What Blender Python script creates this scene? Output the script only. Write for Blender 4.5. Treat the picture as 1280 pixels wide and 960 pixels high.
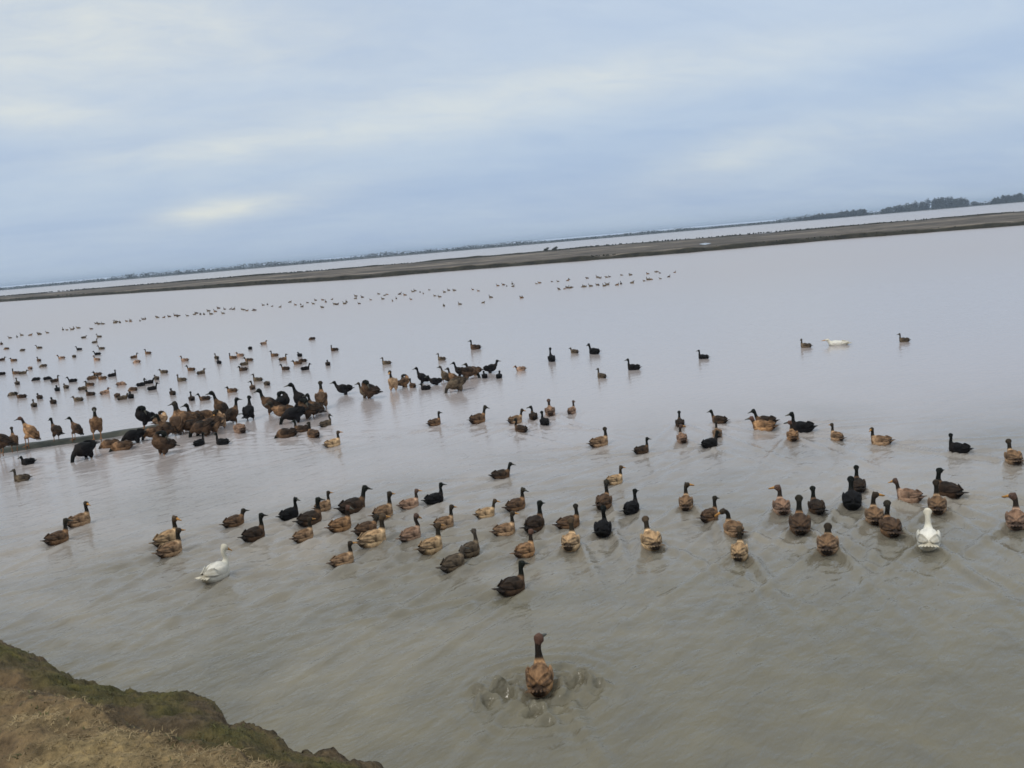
import bpy, bmesh, math, random
import numpy as np
from mathutils import Vector, Matrix

# ------------------------------------------------------------------ clear
for o in list(bpy.data.objects):
    bpy.data.objects.remove(o, do_unlink=True)
scene = bpy.context.scene
COL = scene.collection
rad = math.radians
RNG = np.random.default_rng(7)
random.seed(7)

# ------------------------------------------------------------------ camera
EYE = 3.0                      # metres above the water
FPX = 1229.0                   # focal length in pixels of a 1280 px wide frame
ROLL = rad(4.94)
PITCH = math.atan(175.3 / FPX)
F = Vector((0, math.cos(PITCH), -math.sin(PITCH)))
R0 = Vector((1, 0, 0))
U0 = Vector((0, math.sin(PITCH), math.cos(PITCH)))
RV = R0 * math.cos(ROLL) - U0 * math.sin(ROLL)
UV = R0 * math.sin(ROLL) + U0 * math.cos(ROLL)
cam_d = bpy.data.cameras.new('camera')
cam = bpy.data.objects.new('camera', cam_d)
COL.objects.link(cam)
cam_d.sensor_width = 36.0
cam_d.lens = FPX / 1280.0 * 36.0
cam_d.clip_start = 0.05
cam_d.clip_end = 20000
M = Matrix((RV, UV, -F)).transposed().to_4x4()
M.translation = Vector((0, 0, EYE))
cam.matrix_world = M
scene.camera = cam


def pix_dir(px, py):
    """world direction of the line of sight through a point of the 1280x960 frame"""
    return (F + RV * ((px - 640) / FPX) - UV * ((py - 480) / FPX)).normalized()


def ground(px, py, z=0.0):
    """where that line of sight meets the level z"""
    d = pix_dir(px, py)
    t = (z - EYE) / d.z
    return Vector((d.x * t, d.y * t, z))


# ------------------------------------------------------------------ world, sun, exposure
SUN_EL, SUN_AZ = rad(48), rad(215)        # azimuth clockwise from +Y (the view): behind, to the left
world = bpy.data.worlds.new('World')
scene.world = world
world.use_nodes = True
wn, wl = world.node_tree.nodes, world.node_tree.links
wn.clear()


def wm(op, a, b=None, c=None, clamp=False):
    n = wn.new('ShaderNodeMath')
    n.operation = op
    n.use_clamp = clamp
    for i, v in enumerate((a, b, c)):
        if v is None:
            continue
        if isinstance(v, (int, float)):
            n.inputs[i].default_value = v
        else:
            wl.new(v, n.inputs[i])
    return n.outputs[0]


def wmix(f, a, b):
    n = wn.new('ShaderNodeMix')
    n.data_type = 'RGBA'
    for s, v in ((0, f), (6, a), (7, b)):
        if isinstance(v, (int, float)):
            n.inputs[s].default_value = v
        elif isinstance(v, tuple):
            n.inputs[s].default_value = (*v, 1)
        else:
            wl.new(v, n.inputs[s])
    return n.outputs[2]


out = wn.new('ShaderNodeOutputWorld')
bg = wn.new('ShaderNodeBackground')
bg.inputs['Strength'].default_value = 0.10
sky = wn.new('ShaderNodeTexSky')
sky.sky_type = 'NISHITA'
sky.sun_disc = False
sky.sun_elevation = SUN_EL
sky.sun_rotation = SUN_AZ
sky.air_density = 1.0
sky.dust_density = 2.0
sky.ozone_density = 1.5
tc = wn.new('ShaderNodeTexCoord')
sx = wn.new('ShaderNodeSeparateXYZ')
wl.new(tc.outputs['Generated'], sx.inputs[0])
dx, dy, dz = sx.outputs
up = wm('MAXIMUM', dz, 0.0)
den = wm('ADD', up, 0.26)
cx = wm('DIVIDE', dx, den)
cy = wm('DIVIDE', dy, den)


def cloud_noise(sxx, syy, rot, seed, detail, rough, dist):
    ca, sa = math.cos(rot), math.sin(rot)
    u = wm('ADD', wm('MULTIPLY', cx, ca * sxx), wm('MULTIPLY', cy, sa * sxx))
    v = wm('ADD', wm('MULTIPLY', cx, -sa * syy), wm('MULTIPLY', cy, ca * syy))
    cb = wn.new('ShaderNodeCombineXYZ')
    wl.new(u, cb.inputs[0]); wl.new(v, cb.inputs[1])
    cb.inputs[2].default_value = seed
    n = wn.new('ShaderNodeTexNoise')
    n.inputs['Scale'].default_value = 1.0
    n.inputs['Detail'].default_value = detail
    n.inputs['Roughness'].default_value = rough
    n.inputs['Distortion'].default_value = dist
    wl.new(cb.outputs[0], n.inputs['Vector'])
    return n.outputs['Fac']


def smooth(v, a, b):
    n = wn.new('ShaderNodeMapRange')
    n.interpolation_type = 'SMOOTHSTEP'
    wl.new(v, n.inputs[0])
    n.inputs[1].default_value = a
    n.inputs[2].default_value = b
    return n.outputs[0]


n1 = cloud_noise(0.55, 1.25, rad(10), 3.7, 4.0, 0.5, 0.35)      # broad streaks of high cloud
n2 = cloud_noise(1.5, 3.0, rad(12), 9.2, 7.0, 0.58, 0.7)       # finer veil
n4 = cloud_noise(3.5, 6.0, rad(12), 5.1, 6.0, 0.6, 0.8)
veil = smooth(wm('ADD', wm('MULTIPLY', n1, 0.52), wm('ADD', wm('MULTIPLY', n2, 0.34), wm('MULTIPLY', n4, 0.14))), 0.35, 0.65)


def cloud_at(px, py, au, av, tilt=0.0):
    """soft cloud around one line of sight: half width au, half height av (radians)"""
    d = pix_dir(px, py)
    r = Vector((d.y, -d.x, 0)).normalized()
    u = r.cross(d)
    r2 = r * math.cos(tilt) + u * math.sin(tilt)
    u2 = u * math.cos(tilt) - r * math.sin(tilt)

    def dot(vec, off=0.0):
        s = wm('MULTIPLY', dx, vec.x)
        s = wm('MULTIPLY_ADD', dy, vec.y, s)
        return wm('MULTIPLY_ADD', dz, vec.z, s)
    a = wm('DIVIDE', dot(r2), au)
    b = wm('DIVIDE', dot(u2), av)
    q = wm('ADD', wm('MULTIPLY', a, a), wm('MULTIPLY', b, b))
    g = wm('EXPONENT', wm('MULTIPLY', q, -1.0))
    return wm('MULTIPLY', g, wm('GREATER_THAN', dot(d), 0.0))


n3 = cloud_noise(5.0, 9.0, rad(12), 2.2, 6.0, 0.6, 0.6)
wisp = wm('MAXIMUM', wm('ADD', wm('MULTIPLY', n3, 1.7), 0.10), 0.05)
puffs = None
for a in ((250, 264, 0.038, 0.010, 0.10, 0.34), (310, 258, 0.07, 0.009, 0.12, 0.20), (350, 250, 0.12, 0.016, 0.12, 0.16), (20, 140, 0.10, 0.020, -0.10, 0.34),
          (110, 40, 0.26, 0.055, 0.0, 0.50), (480, 150, 0.30, 0.030, 0.10, 0.22), (300, 182, 0.15, 0.010, 0.03, 0.20),
          (800, 95, 0.26, 0.024, 0.05, 0.24),
          (915, 190, 0.085, 0.022, 0.28, 0.17), (1190, 140, 0.22, 0.022, 0.08, 0.20)):
    g = wm('MULTIPLY', wm('MULTIPLY', cloud_at(*a[:5]), a[5]), wisp)
    puffs = g if puffs is None else wm('ADD', puffs, g)

# an overcast sky brightens steadily from the horizon to the zenith
rise = smooth(up, 0.0, 0.75)
low = wmix(rise, (3.70, 4.85, 6.85), (6.8, 7.6, 8.2))
high = wmix(rise, (4.85, 5.90, 7.3), (10.2, 10.3, 9.8))
cloud = wmix(veil, low, high)
cloud = wmix(wm('MINIMUM', wm('MULTIPLY', puffs, 1.45), 0.85), cloud, (7.7, 7.9, 7.4))
cover = wmix(0.86, sky.outputs[0], cloud)
wl.new(cover, bg.inputs['Color'])
wl.new(bg.outputs[0], out.inputs['Surface'])

sun_d = bpy.data.lights.new('sun', 'SUN')
sun_d.energy = 1.2
sun_d.angle = rad(14)
sun_d.color = (1.0, 0.95, 0.87)
sun = bpy.data.objects.new('sun', sun_d)
COL.objects.link(sun)
sdir = Vector((math.sin(SUN_AZ) * math.cos(SUN_EL), math.cos(SUN_AZ) * math.cos(SUN_EL), math.sin(SUN_EL)))
sun.rotation_euler = sdir.to_track_quat('Z', 'Y').to_euler()

scene.render.engine = 'CYCLES'
scene.view_settings.view_transform = 'Standard'
scene.view_settings.look = 'None'
scene.view_settings.exposure = 0.10
scene.view_settings.gamma = 1.0
scene.cycles.pixel_filter_type = 'BLACKMAN_HARRIS'
scene.cycles.filter_width = 1.6
scene.cycles.max_bounces = 5
scene.cycles.diffuse_bounces = 2
scene.cycles.glossy_bounces = 3
scene.cycles.volume_bounces = 0
scene.cycles.caustics_reflective = False


# ------------------------------------------------------------------ helpers
def tag(o, label=None, cat=None, group=None, kind=None):
    if label: o['label'] = label
    if cat: o['category'] = cat
    if group: o['group'] = group
    if kind: o['kind'] = kind
    return o


def link(name, me, mat=None, parent=None):
    o = bpy.data.objects.new(name, me)
    COL.objects.link(o)
    if mat is not None and me is not None:
        me.materials.clear()
        me.materials.append(mat)
    if parent is not None:
        o.parent = parent
    return o


def mesh_np(name, verts, faces, smooth_shade=True):
    """mesh from numpy arrays; faces all quads or all tris"""
    me = bpy.data.meshes.new(name)
    verts = np.asarray(verts, dtype=np.float32)
    faces = np.asarray(faces, dtype=np.int32)
    n, k = faces.shape
    me.vertices.add(len(verts))
    me.vertices.foreach_set('co', verts.ravel())
    me.loops.add(n * k)
    me.loops.foreach_set('vertex_index', faces.ravel())
    me.polygons.add(n)
    me.polygons.foreach_set('loop_start', np.arange(0, n * k, k, dtype=np.int32))
    me.polygons.foreach_set('loop_total', np.full(n, k, dtype=np.int32))
    me.polygons.foreach_set('use_smooth', np.full(n, smooth_shade, dtype=bool))
    me.update(calc_edges=True)
    me.validate()
    return me


def grid_faces(nr, nc):
    i = np.arange(nr - 1)[:, None] * nc + np.arange(nc - 1)[None, :]
    i = i.ravel()
    return np.stack([i, i + 1, i + nc + 1, i + nc], 1)


def set_col(me, cols):
    a = me.color_attributes.new('Col', 'FLOAT_COLOR', 'POINT')
    a.data.foreach_set('color', np.asarray(cols, dtype=np.float32).ravel())


class Noise:
    """cheap value noise in 2-D, several octaves"""
    def __init__(self, seed):
        self.t = np.random.default_rng(seed).random((256, 256)).astype(np.float32)

    def one(self, x, y):
        xi, yi = np.floor(x).astype(int), np.floor(y).astype(int)
        fx, fy = x - xi, y - yi
        fx = fx * fx * (3 - 2 * fx); fy = fy * fy * (3 - 2 * fy)
        g = lambda a, b: self.t[a & 255, b & 255]
        return ((g(xi, yi) * (1 - fx) + g(xi + 1, yi) * fx) * (1 - fy) +
                (g(xi, yi + 1) * (1 - fx) + g(xi + 1, yi + 1) * fx) * fy) - 0.5

    def fbm(self, x, y, octv=4, rough=0.5):
        s, a, f = 0, 1, 1
        for k in range(octv):
            s = s + a * self.one(x * f + 17.3 * k, y * f - 9.1 * k)
            a *= rough; f *= 2.03
        return s


# ------------------------------------------------------------------ materials
class Mat:
    def __init__(self, name, rough=0.7, spec=0.3):
        m = bpy.data.materials.new(name)
        m.use_nodes = True
        self.m, self.n, self.l = m, m.node_tree.nodes, m.node_tree.links
        self.b = self.n['Principled BSDF']
        self.b.inputs['Roughness'].default_value = rough
        self.b.inputs['Specular IOR Level'].default_value = spec

    def noise(self, scale, detail=4, rough=0.55, coord='Object', sc=(1, 1, 1), dist=0.0):
        t = self.n.new('ShaderNodeTexCoord')
        mp = self.n.new('ShaderNodeMapping')
        mp.inputs['Scale'].default_value = sc
        self.l.new(t.outputs[coord], mp.inputs[0])
        x = self.n.new('ShaderNodeTexNoise')
        x.inputs['Scale'].default_value = scale
        x.inputs['Detail'].default_value = detail
        x.inputs['Roughness'].default_value = rough
        x.inputs['Distortion'].default_value = dist
        self.l.new(mp.outputs[0], x.inputs['Vector'])
        return x.outputs['Fac']

    def ramp(self, fac, stops):
        r = self.n.new('ShaderNodeValToRGB')
        e = r.color_ramp.elements
        while len(e) < len(stops): e.new(0.5)
        for el, (p, c) in zip(e, stops):
            el.position = p
            el.color = (*c, 1)
        self.l.new(fac, r.inputs[0])
        return r.outputs[0]

    def mix(self, f, a, b, mode='MIX'):
        x = self.n.new('ShaderNodeMix')
        x.data_type = 'RGBA'
        x.blend_type = mode
        for s, v in ((0, f), (6, a), (7, b)):
            if isinstance(v, (int, float)): x.inputs[s].default_value = v
            elif isinstance(v, tuple): x.inputs[s].default_value = (*v, 1)
            else: self.l.new(v, x.inputs[s])
        return x.outputs[2]

    def math(self, op, a, b=0.0, c=0.0):
        x = self.n.new('ShaderNodeMath')
        x.operation = op
        for i, v in enumerate((a, b, c)):
            if isinstance(v, (int, float)): x.inputs[i].default_value = v
            else: self.l.new(v, x.inputs[i])
        return x.outputs[0]

    def bump(self, h, strength, dist):
        x = self.n.new('ShaderNodeBump')
        x.inputs['Strength'].default_value = strength
        x.inputs['Distance'].default_value = dist
        self.l.new(h, x.inputs['Height'])
        self.l.new(x.outputs[0], self.b.inputs['Normal'])

    def color(self, c):
        if isinstance(c, tuple): self.b.inputs['Base Color'].default_value = (*c, 1)
        else: self.l.new(c, self.b.inputs['Base Color'])
        return self.m


def mat_water():
    k = Mat('muddy_water', 0.055, 0.5)
    k.b.inputs['IOR'].default_value = 1.33
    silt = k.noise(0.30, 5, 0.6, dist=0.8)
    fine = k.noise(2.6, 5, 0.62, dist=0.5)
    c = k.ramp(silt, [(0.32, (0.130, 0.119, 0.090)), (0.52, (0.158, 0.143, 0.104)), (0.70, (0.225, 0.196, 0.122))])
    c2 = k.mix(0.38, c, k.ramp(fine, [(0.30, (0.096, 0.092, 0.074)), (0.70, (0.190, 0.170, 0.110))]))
    # muddy by the bank; further out paler, bright sky reflection painted into base colour
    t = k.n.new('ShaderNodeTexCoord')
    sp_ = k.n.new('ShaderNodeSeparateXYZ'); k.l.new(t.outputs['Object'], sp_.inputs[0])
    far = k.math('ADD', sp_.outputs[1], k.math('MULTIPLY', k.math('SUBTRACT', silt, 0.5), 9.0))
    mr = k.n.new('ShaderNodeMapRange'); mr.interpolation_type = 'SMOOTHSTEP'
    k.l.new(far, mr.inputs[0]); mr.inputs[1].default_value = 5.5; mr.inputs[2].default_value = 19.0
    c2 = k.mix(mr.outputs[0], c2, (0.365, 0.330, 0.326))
    # ripples too fine to see far out still scatter the reflection
    m2_ = k.n.new('ShaderNodeMapRange'); m2_.interpolation_type = 'SMOOTHSTEP'
    k.l.new(sp_.outputs[1], m2_.inputs[0]); m2_.inputs[1].default_value = 8.0; m2_.inputs[2].default_value = 70.0
    m2_.inputs[3].default_value = 0.11; m2_.inputs[4].default_value = 0.26
    k.l.new(m2_.outputs[0], k.b.inputs['Roughness'])

    def ripples(scale, detail):
        t = k.n.new('ShaderNodeTexCoord')
        mp = k.n.new('ShaderNodeMapping')
        mp.inputs['Rotation'].default_value = (0, 0, rad(-50))
        m2 = k.n.new('ShaderNodeMapping')
        m2.inputs['Scale'].default_value = (0.45, 1.0, 1.0)
        x = k.n.new('ShaderNodeTexNoise')
        x.inputs['Scale'].default_value = scale
        x.inputs['Detail'].default_value = detail
        x.inputs['Distortion'].default_value = 0.5
        k.l.new(t.outputs['Object'], mp.inputs[0]); k.l.new(mp.outputs[0], m2.inputs[0]); k.l.new(m2.outputs[0], x.inputs['Vector'])
        return x.outputs['Fac']
    h = k.math('ADD', k.math('MULTIPLY', ripples(7.0, 4), 0.75), k.math('MULTIPLY', ripples(24.0, 3), 0.25))
    k.bump(h, 0.42, 0.04)
    m3 = k.n.new('ShaderNodeMapRange')
    k.l.new(sp_.outputs[1], m3.inputs[0]); m3.inputs[1].default_value = 6.0; m3.inputs[2].default_value = 16.0
    m3.inputs[3].default_value = 0.85; m3.inputs[4].default_value = 0.24
    k.l.new(m3.outputs[0], [q for q in k.n if q.type == 'BUMP'][0].inputs['Strength'])
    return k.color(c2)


def mat_plumage():
    k = Mat('plumage', 0.7, 0.12)
    at = k.n.new('ShaderNodeAttribute')
    at.attribute_name = 'Col'
    n1 = k.noise(15, 4, 0.6, sc=(0.7, 1, 1.2))
    tx = k.n.new('ShaderNodeTexCoord')
    mp = k.n.new('ShaderNodeMapping'); mp.inputs['Scale'].default_value = (0.62, 1.0, 1.0)
    k.l.new(tx.outputs['Object'], mp.inputs[0])
    vo = k.n.new('ShaderNodeTexVoronoi'); vo.inputs['Scale'].default_value = 44; vo.inputs['Randomness'].default_value = 0.75
    k.l.new(mp.outputs[0], vo.inputs['Vector'])
    feather = k.ramp(vo.outputs['Distance'], [(0.10, (0.68, 0.65, 0.63)), (0.45, (0.95, 0.93, 0.92)), (0.65, (1.15, 1.13, 1.1))])
    patch = k.ramp(n1, [(0.37, (0.30, 0.27, 0.25)), (0.50, (0.95, 0.93, 0.9)), (0.66, (1.35, 1.33, 1.28))])
    dark = k.mix(1.0, feather, patch, 'MULTIPLY')
    c = k.mix(at.outputs['Alpha'], (1.0, 1.0, 1.0), dark)
    c = k.mix(1.0, at.outputs['Color'], c, 'MULTIPLY')
    oi = k.n.new('ShaderNodeObjectInfo')
    v = k.math('MULTIPLY_ADD', oi.outputs['Random'], 0.35, 0.82)
    hs = k.n.new('ShaderNodeHueSaturation')
    k.l.new(v, hs.inputs['Value'])
    k.l.new(c, hs.inputs['Color'])
    k.bump(k.noise(90, 2, 0.6), 0.15, 0.003)
    return k.color(hs.outputs[0])


def mat_plain(name, a, b, scale, rough=0.6, spec=0.3, bump=0.0):
    k = Mat(name, rough, spec)
    n = k.noise(scale, 4)
    if bump: k.bump(n, 0.5, bump)
    return k.color(k.ramp(n, [(0.32, a), (0.68, b)]))


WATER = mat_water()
PLUME = mat_plumage()
BILL_O = mat_plain('bill_horn_orange', (0.36, 0.17, 0.04), (0.50, 0.26, 0.07), 30, 0.45)
BILL_D = mat_plain('bill_dark', (0.035, 0.035, 0.03), (0.09, 0.085, 0.06), 30, 0.45)
LEG_M = mat_plain('webbed_leg', (0.20, 0.09, 0.04), (0.34, 0.16, 0.06), 40, 0.5)
EYE_M = mat_plain('eye_black', (0.006, 0.005, 0.005), (0.015, 0.012, 0.01), 40, 0.1, 0.5)

# ------------------------------------------------------------------ the flock, as a table
# (x, waterline y, head-top y in the frame, heading: 0 right, 90 away, 180 left, pose, coat, label)
SWIM = [
 (676, 862, 794, 84, 'swim_hunch', 'orangebrown', 'nearest duck, orange-brown with a dark neck, seen from behind in churned water'),
 (73, 679, 652, 28, 'swim', 'brown', 'dark-necked brown duck, front one of the pair at the left'),
 (101, 657, 630, 16, 'swim', 'tan', 'dark-headed tan duck, rear one of the pair at the left'),
 (214, 694, 664, 35, 'swim', 'tan', 'tan duck with a dark neck hiding the pale duck behind it'),
 (211, 681, 648, 30, 'swim_turn_right', 'buff', 'pale buff duck half hidden behind a tan duck, left of the white one'),
 (27, 602, 587, 196, 'swim', 'greybrown', 'grey-brown duck swimming left, alone below the left end of the mud ridge'),
 (272, 724, 685, 40, 'swim_curve', 'white', 'white duck with curved neck at the left of the near flock'),
 (294, 658, 639, 34, 'swim_low', 'brown', 'brown duck with lowered neck, leftmost of the band behind the white duck'),
 (319, 675, 644, 30, 'swim', 'darkbrown', 'dark brown duck with upright black neck, second of the band behind the white duck'),
 (363, 648, 623, 30, 'swim', 'black', 'black duck left of two overlapping dark-necked ducks'),
 (389, 655, 624, 32, 'swim', 'darkbrown', 'dark duck overlapping a tan one in front of it, right of the black duck'),
 (381, 675, 649, 32, 'swim', 'tan', 'orange-breasted tan duck overlapping the dark duck behind it'),
 (405, 638, 615, 30, 'swim', 'tan', 'tan duck behind the two overlapping dark-necked ducks'),
 (442, 640, 609, 30, 'swim', 'darkbrown', 'black-headed dark duck, farthest of the left part of the near band'),
 (427, 663, 633, 30, 'swim_turn_right', 'orangebrown', 'orange-brown duck just before the black-headed dark duck'),
 (480, 648, 616, 42, 'swim', 'tan', 'tan duck with slim dark neck above two pale ducks'),
 (459, 668, 646, 30, 'swim_low', 'brown', 'brown duck tucked behind a pale buff duck with a dark tail'),
 (467, 682, 645, 36, 'swim', 'buff', 'pale buff duck with a dark tail, below the slim dark-necked one'),
 (430, 706, 680, 20, 'swim', 'tan', 'small tan duck swimming alone below the left part of the band'),
 (513, 635, 612, 15, 'swim', 'pinktan', 'pinkish tan duck just left of the all-black swimming duck'),
 (544, 629, 604, 25, 'swim', 'black', 'all-black duck with its bill to the right, at the top of the near band'),
 (627, 598, 578, 12, 'swim', 'darkbrown', 'dark duck with tan breast swimming alone above the middle of the band'),
 (646, 637, 610, 36, 'swim', 'brown', 'brown duck with dark neck below the lone one above the band'),
 (608, 647, 625, 14, 'swim_lean', 'buff', 'buff duck stretched low with a long tail, in the middle of the band'),
 (632, 669, 640, 20, 'swim', 'tan', 'tan duck with a raised dark tail before the stretched buff duck'),
 (669, 663, 628, 55, 'swim', 'darkbrown', 'dark brown duck with tall black neck in the middle of the band'),
 (657, 695, 664, 50, 'swim', 'orangebrown', 'orange-tan duck right in front of the tall black-necked one'),
 (712, 660, 631, 25, 'swim', 'brown', 'brown duck directly behind a pale buff one, middle of the band'),
 (714, 686, 650, 78, 'swim', 'buff', 'pale buff duck swimming straight away, in front of a brown one'),
 (589, 694, 663, 40, 'swim', 'greybrown', 'mottled grey-brown duck, front bird of the tight dull pair'),
 (568, 712, 687, 38, 'swim_low', 'greybrown', 'mottled grey-brown duck low in the water, rear bird of the tight dull pair'),
 (641, 741, 704, 38, 'swim', 'darkbrown', 'dark-headed brown duck alone between the band and the nearest duck'),
 (556, 660, 632, 36, 'swim', 'tan', 'tan duck just behind an orange-buff one, left of the stretched duck'),
 (540, 690, 656, 40, 'swim', 'buff', 'orange-buff duck with dark rump above the tight dull pair'),
 (515, 675, 644, 42, 'swim', 'pinktan', 'pinkish tan duck with upright dark neck left of an orange-buff one'),
 (769, 605, 584, 35, 'swim', 'buff', 'buff duck peeping out behind a brown one, above the black pair'),
 (755, 635, 601, 72, 'swim', 'brown', 'round brown duck seen from behind, just above an all-black duck'),
 (790, 641, 613, 58, 'swim', 'black', 'black duck right of the round brown duck, neck upright'),
 (754, 668, 634, 78, 'swim', 'black', 'all-black duck seen from behind, just below the round brown duck'),
 (815, 684, 650, 104, 'swim', 'buff', 'pale buff duck with a dark crescent on its back, alone right of the black ones'),
 (858, 636, 605, 86, 'swim', 'tan', 'slim tan duck swimming away, right of the black ducks and above the gap'),
 (888, 651, 622, 52, 'swim', 'brown', 'brown duck with black neck, left of the arched-neck duck'),
 (917, 668, 637, 118, 'swim_arch', 'tan', 'tan duck with arched dark neck bent to the left'),
 (925, 698, 662, 82, 'swim', 'buff', 'cream-backed duck with dark wing edges, below the arched-neck duck'),
 (977, 641, 609, 98, 'swim', 'pinktan', 'pinkish tan duck, leftmost of the right-hand cluster'),
 (1000, 664, 623, 92, 'swim', 'brown', 'mottled brown duck in front at the left of the right-hand cluster'),
 (1021, 640, 611, 108, 'swim', 'darkbrown', 'dark brown duck just right of and behind a mottled brown one'),
 (1065, 634, 600, 94, 'swim', 'black', 'bulky black duck seen from behind, at the back of the right-hand cluster'),
 (1073, 613, 585, 100, 'swim', 'darkbrown', 'dark duck showing only its neck and side behind the bulky black one'),
 (1093, 653, 619, 95, 'swim', 'tan', 'tan duck right of the bulky black one, touching a darker brown duck'),
 (1113, 667, 631, 104, 'swim', 'brown', 'brown duck overlapping a tan duck at its left, left of the right-hand white duck'),
 (1136, 627, 600, 160, 'swim', 'pinktan', 'pinkish tan duck in side view facing left behind the right-hand white duck'),
 (1184, 620, 589, 142, 'swim', 'darkbrown', 'dark duck turned left, farthest bird above the right-hand white duck'),
 (1172, 640, 605, 92, 'swim', 'tan', 'tan duck directly behind the right-hand white duck'),
 (1161, 684, 643, 90, 'swim', 'white', 'white duck swimming straight away at the right of the near flock'),
 (1035, 690, 659, 86, 'swim_short', 'tan', 'mottled tan duck with its neck drawn in, alone below the right-hand cluster'),
 (1271, 659, 623, 90, 'swim', 'pinktan', 'pinkish duck cut by the right edge of the photo, nearer one'),
 (1267, 578, 554, 108, 'swim', 'tan', 'small tan duck at the right edge, farther one'),
 (1198, 566, 543, 176, 'swim', 'black', 'black-backed duck with pale breast facing left near the right edge'),
 (1101, 556, 534, 172, 'swim', 'tan', 'tan duck facing left between a small tan one and the black-backed one'),
 (1046, 550, 532, 128, 'swim', 'tan', 'very small tan duck in the right-hand farther row'),
 (1003, 540, 514, 174, 'swim', 'black', 'black-backed duck facing left over a tan one in the farther row'),
 (991, 550, 527, 98, 'swim', 'orangebrown', 'orange-tan duck seen end-on just below a black-backed one'),
 (957, 532, 510, 168, 'swim', 'darkbrown', 'dark duck facing left with its tail out, left in the farther row'),
 (954, 538, 520, 172, 'swim_low', 'orangebrown', 'brown duck low in the water right below a dark one in the farther row'),
 (899, 529, 512, 150, 'swim', 'darkbrown', 'dark duck with bent neck, top of a column of three'),
 (897, 546, 529, 96, 'swim', 'tan', 'small tan duck, middle of a column of three'),
 (888, 559, 539, 40, 'swim', 'black', 'black duck, bottom of a column of three'),
 (850, 533, 514, 96, 'swim', 'darkbrown', 'slim dark duck, upper of two in line at the middle right'),
 (853, 553, 531, 100, 'swim', 'pinktan', 'pinkish duck with dark neck, lower of two in line at the middle right'),
 (750, 558, 534, 28, 'swim', 'tan', 'tan duck with tall dark neck swimming right, above the middle of the near band'),
 (803, 567, 548, 24, 'swim', 'darkbrown', 'dark duck swimming right, just right of a tall-necked tan one'),
 (544, 532, 514, 18, 'swim', 'brown', 'brown duck trailing a wake, left one in the sparse middle row'),
 (598, 529, 506, 36, 'swim', 'brown', 'brown duck with slim neck, second in the sparse middle row'),
 (645, 529, 511, 30, 'swim', 'tan', 'tan duck at the upper left of the small middle cluster'),
 (651, 540, 522, 140, 'swim', 'darkbrown', 'dark duck at the bottom left of the small middle cluster'),
 (667, 524, 507, 100, 'swim', 'darkbrown', 'slim dark duck in the centre of the small middle cluster'),
 (681, 531, 516, 112, 'swim', 'black', 'black duck at the bottom right of the small middle cluster'),
 (688, 519, 499, 92, 'swim', 'pinktan', 'pinkish duck at the top of the small middle cluster'),
 (715, 517, 503, 62, 'swim', 'pinktan', 'pinkish duck apart at the right of the small middle cluster'),
 (417, 558, 539, 14, 'swim', 'buff', 'pale buff duck with thin dark neck, right of the crowd below the ridge'),
 (879, 449, 440, 160, 'swim', 'black', 'small black duck alone far out right of the middle'),
 (1007, 435, 423, 172, 'swim', 'greybrown', 'far duck facing left just left of the far white bird'),
 (1047, 432, 423, 182, 'swim_low', 'white', 'far white duck lying low on the water'),
 (1130, 428, 417, 178, 'swim', 'greybrown', 'far grey-brown duck facing left, right of the far white bird'),
 (594, 437, 424, 172, 'swim', 'darkbrown', 'dark duck facing left alone above the right end of the ridge crowd'),
 (651, 464, 456, 190, 'swim_low', 'pinktan', 'pinkish duck lying low just right of the ridge crowd'),
 (606, 473, 464, 100, 'swim_short', 'black', 'small black duck below the right end of the ridge crowd, left of two'),
 (624, 473, 464, 80, 'swim_short', 'black', 'small black duck below the right end of the ridge crowd, right of two'),
 (690, 452, 425, 100, 'swim_hunch', 'black', 'bulky upright black duck far out, left one of two'),
 (718, 442, 434, 140, 'swim_low', 'greybrown', 'small grey duck between two upright dark ducks far out'),
 (743, 443, 421, 130, 'swim', 'black', 'upright black duck far out, right one of two'),
 (752, 473, 461, 135, 'swim', 'greybrown', 'small grey duck below the upright black one far out'),
 (792, 463, 447, 172, 'swim', 'black', 'black duck facing left with raised tail far out in the middle'),
 (483, 456, 447, 174, 'swim', 'greybrown', 'small duck facing left behind the middle of the ridge'),
 (552, 451, 443, 170, 'swim', 'greybrown', 'small duck facing left behind the right half of the ridge crowd'),
 (250, 557, 546, 30, 'swim', 'black', 'small black duck swimming right below the ridge crowd, left of two'),
 (278, 556, 541, 160, 'swim', 'black', 'black duck below the ridge crowd, right of two'),
 (137, 560, 549, 175, 'swim_dabble', 'brown', 'brown duck dabbling below the ridge, left bird of two'),
 (152, 563, 549, 190, 'swim_dabble', 'brown', 'brown duck dabbling below the ridge, right bird of two'),
 (35, 581, 573, 190, 'swim_short', 'black', 'small black duck below the ridge at the far left'),
 (358, 547, 530, 175, 'swim_dabble', 'darkbrown', 'dark duck dabbling at the lower left of the right ridge clump'),
 (377, 540, 523, 170, 'swim', 'darkbrown', 'dark duck swimming left under the right ridge clump'),
 (392, 547, 527, 120, 'swim', 'brown', 'brown duck lowest at the right ridge clump'),
 (408, 533, 521, 30, 'swim', 'greybrown', 'small grey duck right of the lowest ones at the right ridge clump'),
 (300, 541, 524, 110, 'swim_dabble', 'pinktan', 'pinkish duck dabbling below the round black one on the ridge'),
 (516, 485, 474, 120, 'swim', 'brown', 'small brown duck low before the right end of the ridge crowd'),
 (532, 488, 479, 170, 'swim_short', 'black', 'small black duck in the water before the right end of the ridge crowd'),
]
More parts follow.
